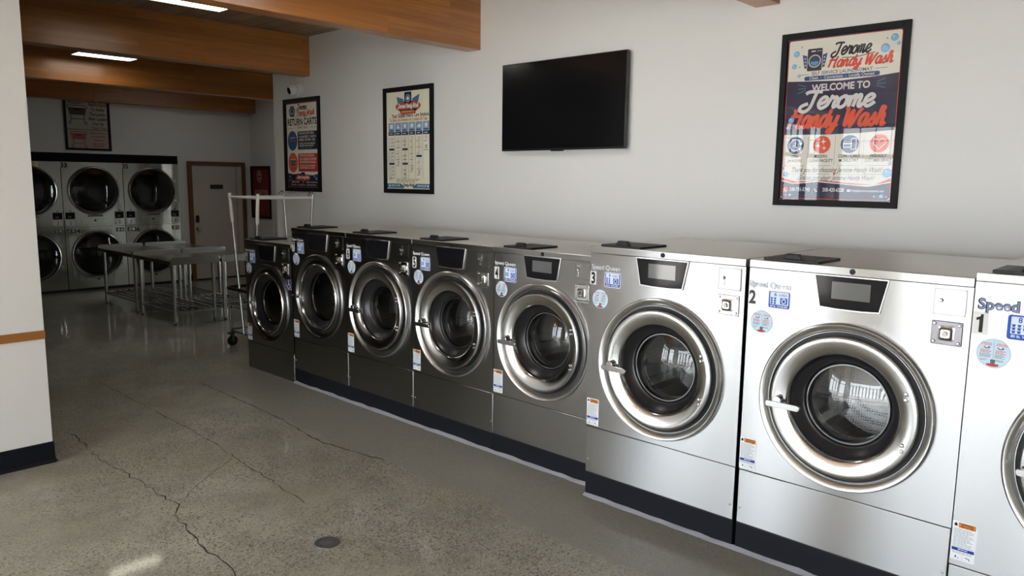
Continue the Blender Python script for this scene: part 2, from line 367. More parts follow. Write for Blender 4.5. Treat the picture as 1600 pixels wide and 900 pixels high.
struct(MB().box(-1.75, 7.0, 13.45, 13.6, 0, CEIL).build('wall_rear_end', PAINT), 'outer rear wall behind the dryers', 'wall')
struct(MB().box(-1.75, 2.80, YD, YD + .25, 0, 2.075).build('wall_back_lower', DKWALL), 'unseen back wall left of the dryers, darkened to dim reflections', 'wall')
struct(MB().box(-1.75, -1.6, YP + .6, 14, 0, CEIL).build('wall_rear_left', DKWALL), 'unseen left wall of the rear laundry room, darkened to dim washer reflections', 'wall')
struct(MB().box(-1.6, 1.352, YP, YP + .6, 0, CEIL).box(XL, -1.6, YP, YP + .2, 0, .35).box(XL, -1.6, YP, YP + .2, 2.75, CEIL).build('wall_partition', PAINT), 'white partition wall end at the left foreground', 'wall')
bb = MB().prism([(YP - .012, .128), (YP, .128), (YP, 0), (YP - .03, 0), (YP - .022, .012), (YP - .012, .02)], XL, 1.357, axis='x')
bb.add([(1.357, YP - .012, .128), (1.357, YP + .615, .128), (1.362, YP + .615, 0), (1.372, YP - .03, 0), (1.357, YP - .022, .012)], [(0, 1, 2, 3, 4)])
struct(bb.build('baseboard_1', PLINTH), 'black vinyl baseboard along the foot of the white partition', 'baseboard')
struct(MB().box(-1.6, 1.354, YP - .014, YP + .614, .772, .823).build('trim_1', OAK, bevel=.003), 'narrow oak rail across the white partition', 'trim')
# walls with shop windows (left of and behind the viewer)
lw = MB(); lw.box(-4.4, XL, YF - .2, -2.8, 0, CEIL); lw.box(-4.4, XL, 5.05, YP + .2, 0, CEIL); lw.box(-4.4, XL, -2.8, 3.2, 0, .12); lw.box(-4.4, XL, -2.8, 3.2, 2.75, CEIL); lw.box(-4.4, XL, 3.2, 3.95, 0, CEIL); lw.box(-4.4, XL, 3.95, 5.05, 0, .12); lw.box(-4.4, XL, 3.95, 5.05, 2.75, CEIL)
struct(lw.build('wall_left', PAINT), 'left wall with the shop windows', 'wall')
fwl = MB(); fwl.box(XL, XW, YF - .2, YF, 0, CEIL)
struct(fwl.build('wall_front', PAINT), 'plain white front wall behind the viewer', 'wall')
wf = MB()
for y0, y1 in ((-2.8, 3.2), (3.95, 5.05)):
    n = max(1, round((y1 - y0) / 1.4))
    for k in range(n + 1): y = y0 + (y1 - y0 - .06) * k / n; wf.box(-4.33, -4.25, y, y + .06, .12, 2.75)
    if y0 < 0:
        for k in range(1, 12): wf.box(-4.32, -4.26, y0 + .3 + k * .5, y0 + .3 + k * .5 + .15, .12, 2.2)
    for z in (.12, 2.18, 2.69): wf.box(-4.33, -4.25, y0, y1, z, z + .06)
    for k in range(1, int((y1 - y0) / .25)): wf.box(-4.31, -4.29, y0 + k * .25 - .006, y0 + k * .25 + .006, 2.24, 2.69)
    wf.box(-4.31, -4.29, y0, y1, 2.46, 2.475)
struct(wf.build('window_1', ALU), 'dark framed shop window with small transom panes', 'window')
wh = MB()
for x in (-4.2, -3.35, -2.5, -1.66): wh.box(x, x + .06, YP + .06, YP + .14, .35, 2.75)
for z in (.35, 2.18, 2.69): wh.box(-4.2, -1.6, YP + .06, YP + .14, z, z + .06)
for k in range(1, 11): wh.box(-4.2 + k * .24 - .006, -4.2 + k * .24 + .006, YP + .09, YP + .11, 2.24, 2.69)
wh.box(-4.2, -1.6, YP + .09, YP + .11, 2.46, 2.475)
wi = MB()
for y in (8.9, 9.24): wi.box(XALC + .06, XALC + .14, y, y + .06, .15, 2.1)
for z in (.15, 1.0, 2.04): wi.box(XALC + .06, XALC + .14, 8.9, 9.3, z, z + .06)
struct(wi.build('window_3', ALU), 'narrow glazed side window in the alcove wall', 'window')
struct(wh.build('window_2', ALU), 'dark framed shop window beside the partition', 'window')
GROUND = mat('asphalt', (.22, .22, .22), .9)
gm = MB(); gm.box(-40, -5.0, -40, 40, -.2, -.14); gm.box(-5.0, -1.8, 14, 40, -.2, -.14); gm.box(7.2, 40, -8, 40, -.2, -.14); gm.box(-5.0, 20, -40, -8.0, -.2, -.14)
struct(gm.build('ground', GROUND), 'parking lot outside the shop windows', 'ground')
# beams
for k, (y, lab) in enumerate(((2.14, 'overhead timber beam at the very top edge above the washers'), (4.758, 'nearest laminated timber beam ending above the television'), (7.389, 'second laminated timber beam ending above the security camera'), (10.02, 'third laminated timber beam crossing in front of the back wall'), (12.45, 'farthest dark timber beam right against the back wall'))):
    x1 = XW if y < 8 else XALC
    xs = XL if y < 5 else -1.6
    b = MB().box(0, x1 - xs, 0, .16, 0, CEIL - 2.835).build('ceiling_beam', TIMBER, bevel=.004); b.location = (xs, y, 2.835)
    struct(b, lab, 'beam')
# grout line along the plinths
cl = MB(); random.seed(3)
def caulk(x, y0, y1):
    n = 40; vs = []
    for k in range(n + 1):
        y = y0 + (y1 - y0) * k / n; w = .016 + .012 * random.random()
        vs += [(x + .004, y, .004), (x - w, y, .0012), (x + .004, y, .012 + .008 * random.random())]
    fs = []
    for k in range(n): a = 3 * k; fs += [(a, a + 1, a + 4, a + 3), (a + 2, a + 1, a + 4, a + 5)]
    cl.add(vs, fs)
caulk(XA, 2.50, 5.72); caulk(XB, -.4, 2.49)
struct(cl.build('trim_2', CAULK, smooth=False), 'pale grey caulk line along the foot of the washer bases', 'trim')
# cracks
CRK = mat('crack_dirt', (.03, .028, .024), .8)
def crack(pts, w=.006, j=.02, sd=1):
    rnd = random.Random(sd); q = []
    for (a, b) in zip(pts, pts[1:]):
        n = max(2, int(math.dist(a, b) / .05))
        for k in range(n): t = k / n; q.append((a[0] + (b[0] - a[0]) * t + rnd.uniform(-j, j) * .5, a[1] + (b[1] - a[1]) * t + rnd.uniform(-j, j) * .3))
    q.append(pts[-1]); m = MB(); vs = []
    for i, p in enumerate(q):
        a = Vector(q[max(i - 1, 0)]); b = Vector(q[min(i + 1, len(q) - 1)]); d = (b - a).normalized(); nn = Vector((-d.y, d.x)) * w * rnd.uniform(.15, .6)
        vs += [(p[0] + nn.x, p[1] + nn.y, .0008), (p[0] - nn.x, p[1] - nn.y, .0008)]
    m.add(vs, [(2 * i, 2 * i + 1, 2 * i + 3, 2 * i + 2) for i in range(len(q) - 1)])
    return m.build('floor_crack', CRK, smooth=False)
struct(crack([(1.6, 5.6), (1.564, 5.047), (1.586, 4.536), (1.604, 4.07), (1.62, 3.95), (1.55, 3.85), (1.491, 3.448), (1.483, 3.109), (1.42, 2.6)], .008, .03, 1), 'wandering floor crack left of centre running toward the viewer', 'crack')
struct(crack([(2.2, 6.9), (2.199, 6.317), (2.197, 5.195), (2.191, 4.791), (2.148, 4.114), (2.1, 3.5)], .006, .02, 2), 'long thin floor crack in the middle of the aisle', 'crack')
struct(crack([(1.62, 3.95), (1.8, 4.15), (2.0, 4.3), (2.14, 4.4)], .004, .015, 3), 'short fine floor crack joining the two long cracks', 'crack')
struct(crack([(2.80, 6.3), (2.783, 5.494), (2.775, 4.995), (2.701, 4.283), (2.755, 3.923), (2.80, 3.7)], .009, .015, 4), 'floor crack along the newer concrete beside the washers', 'crack')
fd = empty('floor_drain', (1.93, 3.02, 0)); tag(fd, 'small round grey drain cover set in the concrete floor', 'drain')
m = MB(); N = 28
vs = []
for r, z in ((.062, .0005), (.060, .004), (.046, .004), (.044, .002)): vs += [(r * cos(2 * pi * k / N), r * sin(2 * pi * k / N), z) for k in range(N)]
m.add(vs, [(a * N + k, a * N + (k + 1) % N, (a + 1) * N + (k + 1) % N, (a + 1) * N + k) for a in range(3) for k in range(N)] + [tuple(range(3 * N, 4 * N))])
m.build('cover', mat('drain_metal', (.12, .12, .125), .45, .6), fd)
m = MB()
for k in (-1, 0, 1): m.box(-.03, .03, k * .016 - .003, k * .016 + .003, .0021, .0035)
m.build('slot_ribs', mat('drain_rib', (.2, .2, .2), .5, .6), fd)

# ------------------------------------------------------------------ washers along the right wall
def panel_hole(x0, x1, z0, z1, cz, r, y, n=72):
    angs = sorted([2 * pi * k / n for k in range(n)] + [math.atan2(z - cz, x) % (2 * pi) for x in (x0, x1) for z in (z0, z1)])
    vs = []
    for a in angs:
        c, s_ = cos(a), sin(a); t = min((x1 / c if c > 1e-9 else x0 / c if c < -1e-9 else 1e9), ((z1 - cz) / s_ if s_ > 1e-9 else (z0 - cz) / s_ if s_ < -1e-9 else 1e9))
        vs += [(r * c, y, cz + r * s_), (t * c, y, cz + t * s_)]
    N = len(angs); return vs, [(2 * i, 2 * i + 1, 2 * ((i + 1) % N) + 1, 2 * ((i + 1) % N)) for i in range(N)]
def sticker_loads(L, n, lbs, x0, x1, z0, z1):
    p = Print(-.0006); w = x1 - x0; h = z1 - z0; BL = (38, 78, 170)
    p.rr(x0, x1, z0, z1, w * .09, WHT if n != 8 else BL); p.rr(x0 + w * .035, x1 - w * .035, z0 + w * .035, z1 - w * .035, w * .07, BL, 1)
    p.rr(x0 + w * .09, x1 - w * .09, z0 + h * .23, z1 - h * .07, w * .03, (214, 228, 244), 2)
    p.text(str(n), x0 + w * .33, z1 - h * .30, h * .21, BL, 3, .03); p.text('LOADS', x0 + w * .66, z1 - h * .28, h * .12, BL, 3, .02, width=w * .36)
    k = 0
    for r in range(3):
        for c in range(3 if n > 6 else 2):
            if k >= n: break
            xx = x0 + w * (.17 + c * .145); zz = z1 - h * (.40 + r * .13); p.poly([(xx - w * .045, zz), (xx - w * .035, zz - h * .085), (xx + w * .035, zz - h * .085), (xx + w * .045, zz)], BL, 3); p.rect(xx - w * .055, xx + w * .055, zz, zz + h * .02, BL, 3); k += 1
    xo = .12 if n > 6 else 0
    p.rect(x0 + w * (.55 + xo), x1 - w * (.14 - xo * .4), z0 + h * .28, z1 - h * .36, BL, 3); p.circ(x0 + w * (.7 + xo * .7), z0 + h * .44, w * .085, w * .035, (214, 228, 244), 4, 18); p.rect(x0 + w * (.58 + xo), x1 - w * (.18 - xo * .4), z1 - h * .41, z1 - h * .385, (214, 228, 244), 4)
    p.text('%d lb. WASHER' % lbs, (x0 + x1) / 2, z0 + h * .085, h * .11, WHT, 3, .02, width=w * .78)
    p.build('load_sticker', L, 'blue and white load size sticker')
def sticker_attention(L, cx, cz, r):
    p = Print(-.0006); rd = random.Random(5)
    p.ell(cx, cz, r, r, (92, 120, 150)); p.ell(cx, cz, r * .975, r * .975, (196, 220, 236), 1)
    for sx, t in ((-1, 'ATTENTION'), (1, 'ATENCION')):
        p.text(t, cx + sx * r * .45, cz + r * .52, r * .19, RED, 2, .02, width=r * .62, shear=-.1 * sx)
        p.ell(cx + sx * r * .4, cz + r * .38, r * .2, r * .085, (58, 98, 132), 2, 16); p.poly([(cx + sx * r * .4 - r * .16, cz + r * .38), (cx + sx * r * .4, cz + r * .5), (cx + sx * r * .4 + r * .1, cz + r * .36)], WHT, 3)
        xx = cx + sx * r * .44
        p.smallprint(xx - r * .33, xx + r * .33, cz - r * .02, cz + r * .24, 3, RED, 2, .5, .3, rd); p.smallprint(xx - r * .36, xx + r * .36, cz - r * .32, cz - r * .04, 4, (60, 66, 78), 2, .4, .4, rd)
        p.smallprint(xx - r * .3, xx + r * .2, cz - r * .55, cz - r * .4, 2, (60, 66, 78), 2, .4, .4, rd)
    p.rect(cx - r * .012, cx + r * .012, cz - r * .35, cz + r * .75, (110, 150, 180), 2)
    p.rr(cx - r * .13, cx + r * .13, cz - r * .68, cz - r * .42, r * .03, INKB, 3); p.circ(cx, cz - r * .56, r * .07, r * .03, LBLUE, 4, 14)
    p.poly([(cx + r * .9 * cos(radians(a)), cz + r * .9 * sin(radians(a))) for a in range(246, 297, 4)] + [(cx + r * .36, cz - r * .72), (cx, cz - r * .68), (cx - r * .36, cz - r * .72)], (178, 60, 60), 2)
    p.build('attention_sticker', L, 'round pale blue attention sticker')
def sticker_warning(L, x0, x1, z0, z1):
    p = Print(-.0006); w = x1 - x0; h = z1 - z0; rd = random.Random(9)
    p.rr(x0, x1, z0, z1, w * .03, (226, 230, 234))
    p.rect(x0 + w * .24, x1 - w * .05, z1 - h * .155, z1 - h * .03, (214, 126, 44), 1); p.text('WARNING', x0 + w * .6, z1 - h * .085, h * .055, INKB, 2, .03, width=w * .5); p.text('RISK OF FIRE', x0 + w * .6, z1 - h * .145, h * .05, INKB, 2, .03, width=w * .52)
    p.poly([(x0 + w * .07, z1 - h * .13), (x0 + w * .06, z1 - h * .08), (x0 + w * .13, z1 - h * .03), (x0 + w * .2, z1 - h * .09), (x0 + w * .18, z1 - h * .13)], INKB, 1)
    p.smallprint(x0 + w * .07, x1 - w * .06, z0 + h * .34, z1 - h * .18, 13, (128, 140, 150), 1, .35, .35, rd)
    p.rect(x0 + w * .04, x1 - w * .04, z0 + h * .245, z0 + h * .325, (30, 62, 150), 1); p.text('IMPORTANT', (x0 + x1) / 2, z0 + h * .27, h * .04, WHT, 2, .02, width=w * .4)
    p.smallprint(x0 + w * .07, x1 - w * .06, z0 + h * .17, z0 + h * .235, 2, (128, 140, 150), 1, .4, .3, rd)
    p.rect(x0 + w * .495, x0 + w * .505, z0 + h * .02, z0 + h * .15, (128, 140, 150), 1); p.rect(x0 + w * .2, x0 + w * .25, z0 + h * .06, z0 + h * .12, INKB, 1); p.rect(x0 + w * .3, x0 + w * .36, z0 + h * .055, z0 + h * .07, INKB, 1); p.line([(x0 + w * .62, z0 + h * .11), (x0 + w * .78, z0 + h * .1), (x0 + w * .8, z0 + h * .05)], w * .035, INKB, 1)
    p.build('warning_label', L, 'white warning label with orange and blue bars')
def brand(L, x0, x1, z, h, big=False):
    p = Print(-.0006); w = x1 - x0
    p.text('Speed Queen', (x0 + x1) / 2, z, h, (112, 118, 136) if not big else (28, 34, 62), 0, .075, width=w * 1.03)
    p.text('Speed Queen', (x0 + x1) / 2, z, h, (236, 240, 246) if not big else (112, 124, 156), 1, .012 if not big else .02, width=w)
    p.build('brand_lettering', L)

def washer(num, y_left, face, w, spec, label):
    """Local frame: x to the viewer's right, y into the machine, z up; front face at y = 0."""
    H, LID, J, PL, depth, CZ, R, small = (spec[k] for k in ('H', 'LID', 'J', 'PL', 'depth', 'CZ', 'R', 'small'))
    t = empty('front_load_washer', (face, y_left - w / 2, 0), radians(-90)); tag(t, label, 'washing machine', 'washers in a row along the right wall')
    a, b = -w / 2 + .0015, w / 2 - .0015
    m = MB(); m.add(*panel_hole(a, b, J + .002, LID - .003, CZ, R * .9, 0)); m.box(a, b, 0, depth, J + .002, LID - .003, skip='f' + 'd')
    m.build('front_panel', STEEL, t, smooth=False)
    MB().box(a, b, 0, depth, PL, J - .002).build('service_panel', STEEL, t, bevel=.003)
    MB().box(a, b, .004, depth - .01, J - .004, J + .004).build('panel_seam', VOID, t)
    MB().box(a, b, -.004, depth, LID, H).build('top_panel', [TOPST], t, bevel=.003).data.materials[0] = STEEL if False else TOPST
    m = MB(); m.box(a + .001, b - .001, -.0045, -.0035, LID + .001, H - .003); m.build('top_trim', STEEL, t)
    if PL > .01:
        MB().box(a - .001, b + .001, .0025, depth, 0, PL - .003).build('plinth', PLINTH, t, bevel=.002)
        MB().box(a, b, -.001, .01, PL - .004, PL + .001).build('plinth_gap', VOID, t)
    # door
    k = R / .362
    if not small:
        bz = MB().lathe([(.366 * k, 0), (.367 * k, -.012), (.364 * k, -.020), (.359 * k, -.0235), (.353 * k, -.0225), (.338 * k, -.012), (.329 * k, -.003), (.327 * k, .002), (.327 * k, .05)], 0, CZ, 96).build('door_surround', CHROME2, t)
        MB().lathe([(.327 * k, .018), (.29 * k, .018)], 0, CZ, 72).build('door_gap', VOID, t)
        d = MB().lathe([(.306 * k, .018), (.308 * k, -.024), (.306 * k, -.030), (.301 * k, -.033), (.285 * k, -.032), (.262 * k, -.026), (.240 * k, -.018), (.232 * k, -.013), (.229 * k, -.006), (.228 * k, .02)], 0, CZ, 96).build('door', CHROME, t)
        MB().lathe([(.228 * k, .012), (.222 * k, .02), (.214 * k, .034), (.204 * k, .04), (.196 * k, .052), (.186 * k, .056), (.180 * k, .068), (.174 * k, .07)], 0, CZ, 80).build('gasket', RUBBER, d)
        MB().lathe([(.178 * k, .066), (.176 * k, .06), (.171 * k, .06), (.169 * k, .068)], 0, CZ, 80).build('glass_rim', DKSTEEL, d)
        R2 = .170 * k; MB().lathe([(R2 * q / 10, .068 - .034 * (1 - (q / 10) ** 2)) for q in range(11)], 0, CZ, 64).build('door_glass', DOORGLASS, d)
        hx = -.309 * k; hz = CZ - .030
        m = MB(); m.prism(rrect(hx - .004, hx + .152 * k, hz - .014, hz + .014, .013), -.066, -.050); m.lathe([(0, -.06), (.02, -.06), (.022, -.05), (.022, -.03), (0, -.03)], hx + .045, hz + .018, 20); m.box(hx + .02, hx + .06, -.052, -.03, hz - .01, hz + .014)
        m.build('handle', CHROME, d, bevel=.002, label='chrome lever handle')
        m = MB()
        for zz in (.116, .092, -.098, -.122): m.lathe([(0, -.040), (.006, -.039), (.0085, -.034), (.0085, -.028)], .256 * k, CZ + zz * k, 12)
        m.build('hinge_bolts', CHROME, d)
        dr = .168 * k
    else:
        MB().lathe([(.348, 0), (.349, -.010), (.340, -.018), (.326, -.016), (.318, -.004), (.302, .006), (.285, .004), (.272, -.004)], 0, CZ, 96).build('door_surround', DKSTEEL, t)  # steel surround given a darker colour to stand for its dim reflections
        d = MB().lathe([(.274, .004), (.273, -.016), (.266, -.024), (.257, -.022), (.252, -.01), (.250, .02)], 0, CZ, 96).build('door', CHROME, t)
        MB().lathe([(.250, .012), (.238, .02), (.222, .03), (.20, .04)], 0, CZ, 80).build('gasket', RUBBER, d)
        MB().lathe([(.2 * q / 10, .04 - .05 * (1 - (q / 10) ** 2)) for q in range(11)], 0, CZ, 64).build('door_glass', DOORGLASS, d)
        m = MB(); m.prism(rrect(-.355, -.262, CZ - .034, CZ - .012, .009), -.05, -.036); m.box(-.285, -.262, -.04, -.01, CZ - .03, CZ - .014); m.build('handle', CHROME, d, bevel=.002, label='chrome lever handle')
        m = MB()
        for zz in (.07, .05, -.05, -.07): m.lathe([(0, -.03), (.006, -.029), (.008, -.02)], .25, CZ + zz, 12)
        m.build('hinge_bolts', CHROME, d)
        dr = .21
    dm = MB(); dm.lathe([(dr * 1.02, .10), (dr * 1.35, .112), (dr * 1.5, .125), (dr * 1.5, .52), (dr * .8, .55), (0, .55)], 0, CZ, 64)
    for q in range(3):
        an = radians(100 + q * 120); c_, s_ = cos(an), sin(an); r0, r1, hw = dr * 1.2, dr * 1.49, .045
        pts = [(r1, -hw), (r0, -hw * .4), (r0, hw * .4), (r1, hw)]
        vs = [(u * c_ - v * s_, yy, CZ + u * s_ + v * c_) for yy in (.15, .52) for u, v in pts]
        dm.add(vs, [(0, 1, 5, 4), (1, 2, 6, 5), (2, 3, 7, 6), (0, 1, 2, 3), (4, 5, 6, 7)])
    dm.build('drum', DRUM, t)
    MB().lathe([(R * .93, .045), (dr * 1.2, .075), (dr * 1.0, .1)], 0, CZ, 48).build('tub_seal', VOID, t)
    # control display
    o = spec['disp']; hw, lw2, z1, z0 = o
    def trap(e): return [(-hw - e, z1 + e), (-lw2 - e * .8, z0 - e), (-lw2 * .4, z0 - e - .004), (lw2 * .4, z0 - e - .004), (lw2 + e * .8, z0 - e), (hw + e, z1 + e)]
    cd = MB().prism(trap(.006), -.008, 0).build('display_bezel', CHROME2 if not small else CHROME2, t, bevel=.002)
    ds = MB().prism(trap(0), -.0095, -.004).build('display', SCREEN, t, bevel=.0012)
    MB().box(-hw * .5, hw * .56, -.0102, -.009, z0 + .038, z1 - .022).build('screen', LCD if num in (1, 2, 3, 4) else SCREEN, ds)
    # card and coin
    cx0, cx1, cz1, cz0 = spec['card']; cx0 += w / 2; cx1 += w / 2
    pl = MB().prism(rrect(cx0, cx1, cz0, cz1, .004), -.004, 0).build('card_plate', STEEL, t, bevel=.0015)
    m = MB(); iw = cx1 - cx0
    for (p0, p1, q0, q1) in ((-.01, .03, 0, 1), (.97, 1.01, 0, 1), (0, 1, -.01, .035), (0, 1, .965, 1.01)): m.box(cx0 + iw * p0, cx0 + iw * p1, -.0046, -.0035, cz0 + (cz1 - cz0) * q0, cz0 + (cz1 - cz0) * q1)
    m.build('plate_border', DKSTEEL, pl)
    sx = cx0 + iw * .24; m = MB(); m.lathe([(0, -.02), (.005, -.019), (.008, -.013), (.008, -.004)], sx, cz0 + (cz1 - cz0) * .55, 14); m.box(sx - .0035, sx + .0035, -.010, -.004, cz0 + (cz1 - cz0) * .2, cz0 + (cz1 - cz0) * .46); m.box(sx - .012, sx + .012, -.008, -.004, cz0 + (cz1 - cz0) * .16, cz0 + (cz1 - cz0) * .2); m.box(sx + .012, sx + .014, -.006, -.004, cz0 + (cz1 - cz0) * .66, cz0 + (cz1 - cz0) * .9); m.box(sx - .012, sx + .008, -.0052, -.004, cz0 + (cz1 - cz0) * .76, cz0 + (cz1 - cz0) * .8)
    m.build('coin_slot', CHROME, pl)
    kx0, kx1, kz1, kz0 = spec['coin']; kx0 += w / 2; kx1 += w / 2; kc = (kx0 + kx1) / 2; kz = (kz0 + kz1) / 2; kw = (kx1 - kx0)
    cb = MB().prism(rrect(kx0, kx1, kz0, kz1, .003), -.007, 0).build('coin_box', mat('coin_plate_dark', (.10, .10, .12), .16, 1.0) if num in (1, 2) else CHROME, t, bevel=.002)
    m = MB()
    for sx_ in (-1, 1):
        for sz_ in (-1, 1): m.lathe([(0, -.014), (.004, -.0135), (.0065, -.009), (.0065, -.006)], kc + sx_ * kw * .4, kz + sz_ * (kz1 - kz0) * .38, 12)
    m.build('plate_bolts', CHROME, cb)
    q = kw * .27; m = MB(); pr = [(q, -.007), (q, -.012), (q * .8, -.014), (q * .55, -.028)]
    rings = [rrect(kc - r, kc + r, kz - r, kz + r, r * .35, 4) for r, _ in pr]; vs = []; n_ = len(rings[0])
    for (r, y), R_ in zip(pr, rings): vs += [(x, y, z) for x, z in R_]
    m.add(vs, [(i * n_ + j, i * n_ + (j + 1) % n_, (i + 1) * n_ + (j + 1) % n_, (i + 1) * n_ + j) for i in range(3) for j in range(n_)] + [tuple(range(3 * n_, 4 * n_))])
    m.build('lock_housing', CHROME, cb)
    MB().lathe([(0, -.036), (q * .32, -.036), (q * .36, -.033), (q * .36, -.026)], kc, kz, 18).build('lock_core', DKSTEEL, cb)
    MB().box(kx0, kx1, -.012, 0, kz0 - .008, kz0 - .002).build('coin_lip', CHROME, cb)
    # soap lid on top
    sx0 = -w / 2 + spec['soap'][0]; sx1 = -w / 2 + spec['soap'][1]
    sb = MB().box(sx0, sx1, .012, .26, H, H + .012).build('soap_lid', BLACK, t, bevel=.002)
    MB().box(sx0 + .04, sx1 - .03, .07, .235, H + .012, H + .0128).build('lid_inset', mat('lid_inset_black', (.02, .02, .02), .6), sb)
    hx0 = sx0 + .088; hx1 = hx0 + .085
    MB().prism([(hx0, H + .01), (hx0 + .014, H + .036), (hx1 - .014, H + .036), (hx1, H + .01)], .018, .045).build('lid_handle', BLACK, sb, bevel=.004)
    if num not in (6, 7, 8): MB().lathe([(0, -.0075), (.004, -.0075), (.005, -.009), (.011, -.0085), (.0125, -.004)], .004, (LID + H) / 2, 18).build('lid_lock', BLACK, t)
    m = MB()
    for sx_ in (a + .016, b - .016): m.lathe([(0, -.005), (.004, -.004), (.006, 0)], sx_, PL + .075 if PL > .01 else .12, 10)
    m.build('panel_screws', CHROME, t)
    # stickers
    S = spec['stick']; x = -w / 2
    brand(t, x + S['brand'][0], x + S['brand'][1], S['brand'][2], S['brand'][3], num == 1)
    nx0, nx1, nz1, nz0 = S['num']; p = Print(-.0006)
    if num != 2: p.rect(x + nx0, x + nx1, nz0, nz1, (222, 224, 222))
    if num == 1:
        xc, hh = x + (nx0 + nx1) / 2, nz1 - nz0
        p.poly([(xc + .009, nz0 + hh * .09), (xc - .004, nz0 + hh * .09), (xc - .004, nz0 + hh * .66), (xc - .014, nz0 + hh * .62), (xc - .014, nz0 + hh * .74), (xc - .002, nz0 + hh * .80), (xc + .001, nz0 + hh * .91), (xc + .009, nz0 + hh * .91)], (18, 18, 20), 1)
    else:
        p.text(str(num), x + (nx0 + nx1) / 2, nz0 + (nz1 - nz0) * .1, (nz1 - nz0) * .82, (18, 18, 20) if num != 2 else (58, 60, 62), 1, .05, width=(nx1 - nx0) * .62 * (1.3 if num == 2 else 1))
    p.build('number_sticker', t, 'sticker with the number %d' % num)
    lx0, lx1, lz1, lz0 = S['load']; sticker_loads(t, spec['loads'], spec['lbs'], x + lx0, x + lx1, lz0, lz1)
    sticker_attention(t, x + S['att'][0], S['att'][1], S['att'][2])
    wx0, wx1, wz1, wz0 = S['warn']; sticker_warning(t, x + wx0, x + wx1, wz0, wz1)
    if num == 8:
        p = Print(-.0006); px, pz, q = w / 2 - .055, .845, .036
        p.rect(px - q, px + q, pz - q * 1.15, pz + q * 1.15, WHT); p.rect(px - q * .93, px + q * .93, pz - q * 1.08, pz + q * 1.08, (34, 40, 104), 1)
        p.ell(px - q * .1, pz + q * .75, q * .16, q * .16, WHT, 2, 14); p.line([(px - q * .1, pz + q * .5), (px - q * .05, pz - q * .1), (px + q * .4, pz - q * .12), (px + q * .6, pz - q * .7)], q * .2, WHT, 2)
        p.line([(px + q * .5 * cos(radians(u)) - q * .12, pz - q * .4 + q * .5 * sin(radians(u))) for u in range(150, 345, 15)], q * .14, WHT, 2); p.line([(px - q * .08, pz + q * .25), (px + q * .3, pz + q * .22)], q * .15, WHT, 2)
        p.build('access_sticker', t, 'blue wheelchair access sticker')
    return t
def specA(dz=0, small=False):
    return dict(H=1.337 - dz, LID=1.303 - dz, J=.394 - dz, PL=max(0, .128 - dz), depth=.78, CZ=.79 - dz, R=.352, small=small, disp=(.1415, .116, 1.301 - dz, 1.174 - dz),
        card=(-.146, -.042, 1.294 - dz, 1.199 - dz), coin=(-.146, -.044, 1.168 - dz, 1.078 - dz), soap=(.066, .296), loads=4, lbs=40,
        stick=dict(brand=(.007, .180, 1.229 - dz, .022), num=(.001, .043, 1.214 - dz, 1.137 - dz), load=(.086, .19, 1.219 - dz, 1.128 - dz), att=(.066, 1.077 - dz, .051), warn=(.001, .082, .556 - dz, .408 - dz)))
SB = dict(H=1.405, LID=1.370, J=.406, PL=.140, depth=.95, CZ=.803, R=.362, small=False, disp=(.1475, .120, 1.363, 1.230), card=(-.134, -.023, 1.354, 1.253), coin=(-.134, -.026, 1.228, 1.136),
    soap=(.058, .308), loads=6, lbs=60, stick=dict(brand=(.009, .196, 1.283, .026), num=(.001, .042, 1.270, 1.198), load=(.096, .200, 1.273, 1.192), att=(.072, 1.123, .0525), warn=(.001, .082, .565, .414)))
S1 = dict(H=1.428, LID=1.396, J=.263, PL=.110, depth=1.08, CZ=.745, R=.385, small=False, disp=(.155, .126, 1.388, 1.25), card=(-.14, -.028, 1.37, 1.268), coin=(-.14, -.03, 1.24, 1.148),
    soap=(.048, .31), loads=8, lbs=80, stick=dict(brand=(.018, .315, 1.292, .040), num=(.002, .054, 1.279, 1.194), load=(.115, .235, 1.282, 1.190), att=(.080, 1.128, .056), warn=(.003, .087, .446, .286)))
s8 = specA(.145, True); s8.update(loads=2, lbs=20)
washer(8, 6.530, XA, .803, s8, 'dark short washer without black base at the far end, with blue wheelchair sticker')
washer(7, 5.717, XA, .790, specA(0, True), 'dark steel washer numbered 7 with thin chrome door ring, next to the shortest washer')
washer(6, 4.927, XA, .797, specA(), 'dark steel washer numbered 6, third from the far end of the row')
washer(5, 4.130, XA, .801, specA(), 'brownish steel washer numbered 5, fourth from the far end')
washer(4, 3.327, XA, .797, specA(), 'grey steel washer numbered 4, set back beside the taller washer numbered 3')
washer(3, 2.489, XB, .896, SB, 'taller bright steel washer numbered 3 with silver coin plate')
washer(2, 1.577, XB, .904, SB, 'bright steel washer numbered 2 with black coin plate and large chrome door')
washer(1, .672, XB, 1.06, S1, 'bright steel washer numbered 1, cut off by the right edge of the photo')

